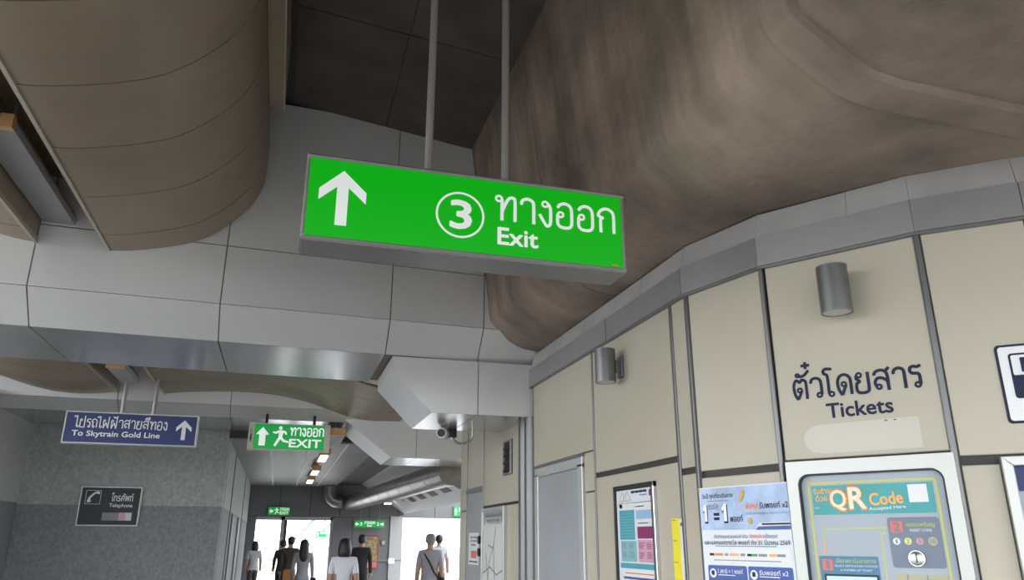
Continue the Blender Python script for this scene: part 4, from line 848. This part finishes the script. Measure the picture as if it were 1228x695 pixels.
# ---- ventilation ducts
du = thing('air_duct', (2.92, 13.75, 2.775), 'long round metal duct under the corridor ceiling', 'duct')
ra = 0.235; A = Vector((0, 0, 0)); B = Vector((-0.80, 11.8, -0.05)); nseg = 10
for k in range(nseg):
    p, q = A.lerp(B, k / nseg), A.lerp(B, (k + 1) / nseg); d = (q - p).normalized()
    sgm = MB().cyl(p + d * .01, q - d * .01, ra, n=28).build('duct_section', 'duct_metal', du); MB().cyl(q - d * .02, q + d * .02, ra + 0.004, n=28).build('joint_band', 'duct_metal', sgm)
de = thing('air_duct', (1.45, 25.1, 2.75), 'dark duct elbow dropping from the corridor ceiling by the end wall', 'duct')
MB().tube([(0, 0, 0.475), (0, 0, 0.35), (0.02, 0, 0.2), (0.08, 0, 0.09), (0.18, 0, 0.02), (0.32, 0, 0), (0.40, 0, 0)], 0.2, 20).build('elbow', 'duct_metal', de); MB().cyl((0, 0, 0.38), (0, 0, 0.44), 0.215, n=20).build('joint_band', 'duct_metal', de)
sl = thing('tube_light', (3.1, 24.2, 2.70), 'small bright light at the far end of the white soffit', 'light'); MB().box(0, 0.2, 0, 0.5, 0, 0.05).build('tray', 'batten_grey', sl); MB().box(0.02, 0.18, 0.03, 0.47, -0.03, 0).build('tube', 'tube_lit', sl)

# ---- pier poster and little things at the end wall
pp = thing('pier_poster', (2.64, 25.53, 0.76), 'gold and red framed poster on the dark pier', 'poster')
MB().box(0, 0.48, 0.02, 0.07, 0, 0.98).build('frame', 'poster_red', pp); plate(pp, 'picture', 'poster_gold', 0.03, 0.45, 0.22, 0.95, 0.018, 0.003); plate(pp, 'caption', 'tag_red', 0.03, 0.45, 0.03, 0.20, 0.018, 0.003)
wb = thing('wall_switch', (3.2, 25.56, 1.45), 'small grey switch box on the dark pier', 'switch'); MB().cbox(0, 0.14, 0, 0.04, 0, 0.17, .006).build('box', 'alu_dark', wb); MB().box(0.05, 0.09, -0.006, 0.0, 0.06, 0.11).build('button', 'offwhite', wb)
wb = thing('wall_notice', (3.44, 25.52, 0.90), 'small white rounded plate on the pale pier column', 'notice'); MB().prism_y(rr(0, 0.20, 0, 0.17, 0.03), 0, 0.03, .004).build('plate', 'white', wb)

# ---- outside
for x in (4.6, 5.75, 6.9, 8.05):
    rl = thing('barrier_panel', (x, 31, 0), {4.6: 'grey parapet panel outdoors nearest the pale pier column', 5.75: 'grey parapet panel outdoors behind the walking men', 6.9: 'grey parapet panel outdoors next to the corridor edge', 8.05: 'grey parapet panel outdoors mostly hidden by the beige wall'}[x], 'barrier', 'parapet panels outdoors')
    MB().cbox(0, 1.05, 0, 0.05, 0.50, 1.08, .01).build('panel', 'rail_panel', rl); MB().box(-0.02, 1.13, -0.01, 0.06, 1.08, 1.13).build('rail', 'white', rl)
    for a in (0.02, 0.95): MB().box(a, a + .08, 0.0, 0.06, 0, 0.5).build('post', 'white', rl)
kb = MB().box(3, 14, 30.8, 31.4, -0.02, 0.42).build('kerb_outside', 'white'); struct(kb, 'white kerb under the parapet panels outdoors', 'kerb')
pl = thing('potted_plant', (-0.06, 27.5, 0), 'slim light green plant outdoors in the bright doorway', 'plant')
MB().cyl((0, 0, -.02), (0, 0, 0.28), 0.12, 0.16, n=16).build('pot', 'offwhite', pl); MB().cyl((0, 0, 0.25), (0, 0, 1.15), 0.012, 0.008, n=8).build('stem', 'leaf', pl)
for k in range(34):
    a = random.uniform(0, 2 * PI); h = random.uniform(0.32, 1.2); r = random.uniform(0.10, 0.22) * (1.25 - h * .6); c, s = math.cos(a), math.sin(a)
    MB().add([(0, 0, h), (r * .5 * c - .04 * s, r * .5 * s + .04 * c, h + .06), (r * c, r * s, h + .03), (r * .5 * c + .04 * s, r * .5 * s - .04 * c, h + .06), (r * .5 * c, r * .5 * s, h + .045)], [(0, 4, 1), (1, 4, 2), (2, 4, 3), (3, 4, 0)]).build('leaf', 'leaf', pl, fix=False)
st_ = thing('footbridge_stair', (0.4, 36, 0), 'pale covered stairway rising outdoors past the bright doorway', 'stairway')
MB().hexa([(-0.1, 0, 1.3), (0.1, 0, 1.3), (0.1, .3, 1.3), (-.1, .3, 1.3), (1.7, 0, 3.2), (1.9, 0, 3.2), (1.9, .3, 3.2), (1.7, .3, 3.2)]).build('stringer', 'alu', st_)
MB().hexa([(0.7, 0, 1.2), (0.85, 0, 1.2), (0.85, .3, 1.2), (.7, .3, 1.2), (2.6, 0, 3.2), (2.75, 0, 3.2), (2.75, .3, 3.2), (2.6, .3, 3.2)]).build('handrail', 'alu', st_)
for x, h in ((0.0, 1.35), (0.8, 2.2), (1.6, 3.0)): MB().box(x - .04, x + .04, .1, .18, 0, h).build('post', 'column_pale', st_)
for k in range(9): MB().box(0.3 + k * .2, 0.52 + k * .2, .05, 1.4, 1.3 + k * .2, 1.36 + k * .2).build('step', 'column_pale', st_)

# ================================================================== PEOPLE
def person(loc, rz, H, cloth, label, hair='short', hair_mat='hair_black', stride=0.0, arms=((0.13, 0.02), (0.13, -0.02)), sleeve='short', skirt=False, bulk=1.0):
    """one continuous skinned body facing +y before rotation; arms = (sideways, forward) of each wrist"""
    root = thing('person', Matrix.Translation(loc) @ Matrix.Rotation(rz, 4, 'Z'), label, 'person', 'people walking to the exits')
    J = {'pel': ((0, 0, .53), .088, .062), 'waist': ((0, .004, .61), .078, .056), 'chest': ((0, 0, .71), .094, .062), 'upc': ((0, -.005, .785), .088, .052), 'nb': ((0, -.004, .835), .034, .034), 'nk': ((0, .006, .868), .031, .033),
         'hd0': ((0, .014, .905), .040, .046), 'hd1': ((0, .012, .945), .046, .054), 'hd2': ((0, .008, .975), .036, .042)}
    E = [('pel', 'waist'), ('waist', 'chest'), ('chest', 'upc'), ('upc', 'nb'), ('nb', 'nk'), ('nk', 'hd0'), ('hd0', 'hd1'), ('hd1', 'hd2')]
    for i, s in enumerate((-1, 1)):
        ax, ay = arms[i]; L = 'lr'[i]; k = s * stride
        J['sh' + L] = ((s * .098, -.004, .808), .036, .036); J['el' + L] = ((s * (.112 + .3 * (ax - .10)), -.02 + ay * .3, .655), .028, .028); J['wr' + L] = ((s * ax, .02 + ay, .515 + abs(ay) * .4), .018, .021); J['ha' + L] = ((s * ax, .03 + ay * 1.1, .475 + abs(ay) * .5), .013, .024)
        J['hp' + L] = ((s * .048, k * .02, .49), .058, .058); J['kn' + L] = ((s * .048, k * .10 + .012, .275), .038, .038); J['an' + L] = ((s * .05, k * .16 - .02, .05 + (.02 if k < 0 else 0)), .025, .028); J['to' + L] = ((s * .056, k * .16 + .075, .022), .024, .018)
        E += [('upc', 'sh' + L), ('sh' + L, 'el' + L), ('el' + L, 'wr' + L), ('wr' + L, 'ha' + L), ('pel', 'hp' + L), ('hp' + L, 'kn' + L), ('kn' + L, 'an' + L), ('an' + L, 'to' + L)]
    names = list(J); idx = {n: i for i, n in enumerate(names)}
    me = bpy.data.meshes.new('b'); me.from_pydata([tuple(c * H for c in J[n][0]) for n in names], [(idx[a], idx[b]) for a, b in E], [])
    ob = bpy.data.objects.new('b', me); COL.objects.link(ob)
    ob.modifiers.new('s', 'SKIN')
    bm = bmesh.new(); bm.from_mesh(me); ly = bm.verts.layers.skin.verify(); bm.verts.ensure_lookup_table()
    for n in names:
        kx = bulk if n in ('pel', 'waist', 'chest', 'upc') else 1.0
        bm.verts[idx[n]][ly].radius = (J[n][1] * H * kx, J[n][2] * H * kx); bm.verts[idx[n]][ly].use_root = n == 'pel'
    bm.to_mesh(me); bm.free()
    ob.modifiers[0].use_smooth_shade = True
    ob.modifiers.new('u', 'SUBSURF').levels = 2
    dg = bpy.context.evaluated_depsgraph_get(); body = bpy.data.meshes.new_from_object(ob.evaluated_get(dg)); bpy.data.objects.remove(ob)
    # fingers, nose and ears join the same mesh
    ex = MB()
    for i, s in enumerate((-1, 1)):
        h = Vector(J['ha' + 'lr'[i]][0]) * H; 
        for f, (dy, ln) in enumerate(((-.016, .040), (-.005, .047), (.006, .044), (.016, .036))):
            a = h + Vector((0, dy * H * .8, -.004 * H)); b = a + Vector((-s * .004 * H, .004 * H, -ln * H * .55)); c = b + Vector((-s * .010 * H, .006 * H, -ln * H * .4)); ex.tube([a, b, c], .0048 * H, 6)
        a = h + Vector((-s * .006 * H, .016 * H, .016 * H)); ex.tube([a, a + Vector((-s * .012 * H, .018 * H, -.014 * H)), a + Vector((-s * .016 * H, .022 * H, -.030 * H))], .0052 * H, 6)
        ex.ball((s * .047 * H, .006 * H, .930 * H), .007 * H, .012 * H, .018 * H, 8, 6)
    ex.add([(0, .066 * H, .945 * H), (-.010 * H, .060 * H, .918 * H), (.010 * H, .060 * H, .918 * H), (0, .080 * H, .922 * H)], [(0, 1, 3), (0, 3, 2), (1, 2, 3)])
    bm = bmesh.new(); bm.from_mesh(body); nv = len(bm.verts)
    vs = [bm.verts.new(p) for p in ex.v]
    for f in ex.f:
        try: bm.faces.new([vs[i] for i in f]).smooth = True
        except ValueError: pass
    bm.faces.ensure_lookup_table()
    top, low = cloth
    mats = ['skin', top, low, 'shoe']
    seg = [(a, b, Vector(J[a][0]) * H, Vector(J[b][0]) * H) for a, b in E]
    def near(c):
        best = (9, None, 0)
        for a, b, p, q in seg:
            d = q - p; t = max(0, min(1, (c - p).dot(d) / d.length_squared)); r = (c - p - d * t).length
            if r < best[0]: best = (r, (a, b), t)
        return best
    for f in bm.faces:
        c = f.calc_center_median(); _, e, t = near(c); a, b = e
        if a in ('nb', 'nk', 'hd0', 'hd1'): k = 0
        elif b.startswith('wr'): k = 1 if sleeve == 'long' else 0
        elif b.startswith('el'): k = 1 if (sleeve == 'long' or t < 0.75) else 0
        elif b.startswith('ha'): k = 0
        elif b.startswith('to'): k = 3
        elif b[:2] in ('hp', 'kn', 'an'): k = 2 if c.z < .50 * H else 1
        elif c.z < .535 * H: k = 2
        else: k = 1
        if c.z > .845 * H: k = 0
        f.material_index = k; f.smooth = True
    body.materials.clear()
    for n in mats: body.materials.append(M(n))
    bm.to_mesh(body); bm.free()
    body.name = 'body'; link('body', body, root)
    # hair shell
    tops = [(1.004, -.004, .004, .004), (1.000, -.004, .026, .030), (.988, -.004, .043, .050), (.968, -.004, .052, .060)]
    if hair == 'short': rows = tops + [(.945, -.008, .053, .058), (.925, -.016, .050, .048), (.905, -.026, .042, .034), (.888, -.028, .030, .022)]
    elif hair == 'bob': rows = tops + [(.94, -.012, .058, .058), (.91, -.020, .062, .052), (.88, -.026, .064, .048), (.85, -.030, .060, .042), (.835, -.032, .046, .030)]
    else: rows = tops + [(.94, -.012, .057, .056), (.90, -.022, .060, .050), (.86, -.034, .062, .042), (.82, -.044, .060, .036), (.78, -.050, .052, .030), (.74, -.052, .036, .020), (.725, -.052, .018, .010)]
    hm = MB(); n_ = 20
    hm.add([(rx * H * math.cos(2 * PI * k / n_), (yy + ry * math.sin(2 * PI * k / n_)) * H, z * H) for z, yy, rx, ry in rows for k in range(n_)],
           [(j * n_ + k, j * n_ + (k + 1) % n_, (j + 1) * n_ + (k + 1) % n_, (j + 1) * n_ + k) for j in range(len(rows) - 1) for k in range(n_)] + [tuple(range(n_)), tuple(range(len(rows) * n_ - 1, (len(rows) - 1) * n_ - 1, -1))], True)
    hm.build('hair', hair_mat, root)
    em = MB()
    for s in (-1, 1): em.ball((s * .018 * H, .061 * H, .940 * H), .006 * H, .004 * H, .004 * H, 8, 6)
    em.build('eyes', 'black', root, fix=False)
    MB().ball((0, .060 * H, .902 * H), .014 * H, .005 * H, .004 * H, 10, 6).build('mouth', 'tag_red', root, fix=False)
    return root
def strap_bag(p, H, bag_mat, strap=True, x=0.17, z=0.50, s=1.0):
    m = MB().prism_y(rr(x - .09 * s, x + .07 * s, z * H - .09 * s, z * H + .09 * s, .03), -.07, .03, .01); m.build('bag', bag_mat, p)
    if strap: MB().tube([(-.10 * H * .62, -.075, .80 * H), (-.02, -.125, .72 * H), (.07, -.13, .62 * H), (x - .02, -.06, z * H + .08)], .014, 8).build('bag_strap', 'cloth_black', p)
person((-0.58, 24.2, 0), 0.2, 1.58, ('cloth_pale', 'cloth_brown'), 'person in pale top half hidden at the edge of the bright doorway', stride=.4, hair='bob')
person((0.19, 23.0, 0), 0.0, 1.61, ('cloth_black', 'cloth_black'), 'person in black walking by the door frame, partly behind the brown jacket', stride=-.8, sleeve='long')
pc = person((0.355, 20.5, 0), 0.0, 1.69, ('cloth_brown', 'cloth_brown'), 'person in dark brown jacket with an orange bag in the bright doorway', stride=.6, sleeve='long', bulk=1.0)
MB().prism_y(rr(-0.14, 0.14, 0.55, 0.93, .04), -0.16, -0.06, .01).build('bag', 'bag_orange', pc)
pd = person((0.575, 17.5, 0), 0.05, 1.62, ('cloth_grey', 'cloth_jeans'), 'person with long dark hair, grey top and small black handbag', hair='long', stride=.5, sleeve='long', bulk=0.95)
MB().prism_y(rr(0.17, 0.29, 0.70, 0.86, .03), -0.06, 0.03, .01).build('handbag', 'cloth_black', pd)
person((1.015, 12.5, 0), -0.05, 1.63, ('cloth_white', 'cloth_navy'), 'person in white T-shirt with black hair, closest in the corridor', hair='bob', stride=.4)
person((1.88, 18.5, 0), -0.1, 1.73, ('cloth_black', 'cloth_black'), 'person in black jacket walking towards the dark pier', stride=-.5, sleeve='long', bulk=1.05)
pg_ = person((2.66, 14.2, 0), -0.1, 1.72, ('cloth_grey', 'cloth_navy'), 'person with grey hair, grey polo and black strap across the back', hair_mat='hair_grey', stride=.5, bulk=1.12)
strap_bag(pg_, 1.72, 'cloth_black', True, .19, .52)
person((3.87, 19.5, 0), -0.15, 1.74, ('cloth_pale', 'cloth_black'), 'person in pale shirt walking ahead of the person with the strap', stride=-.6)
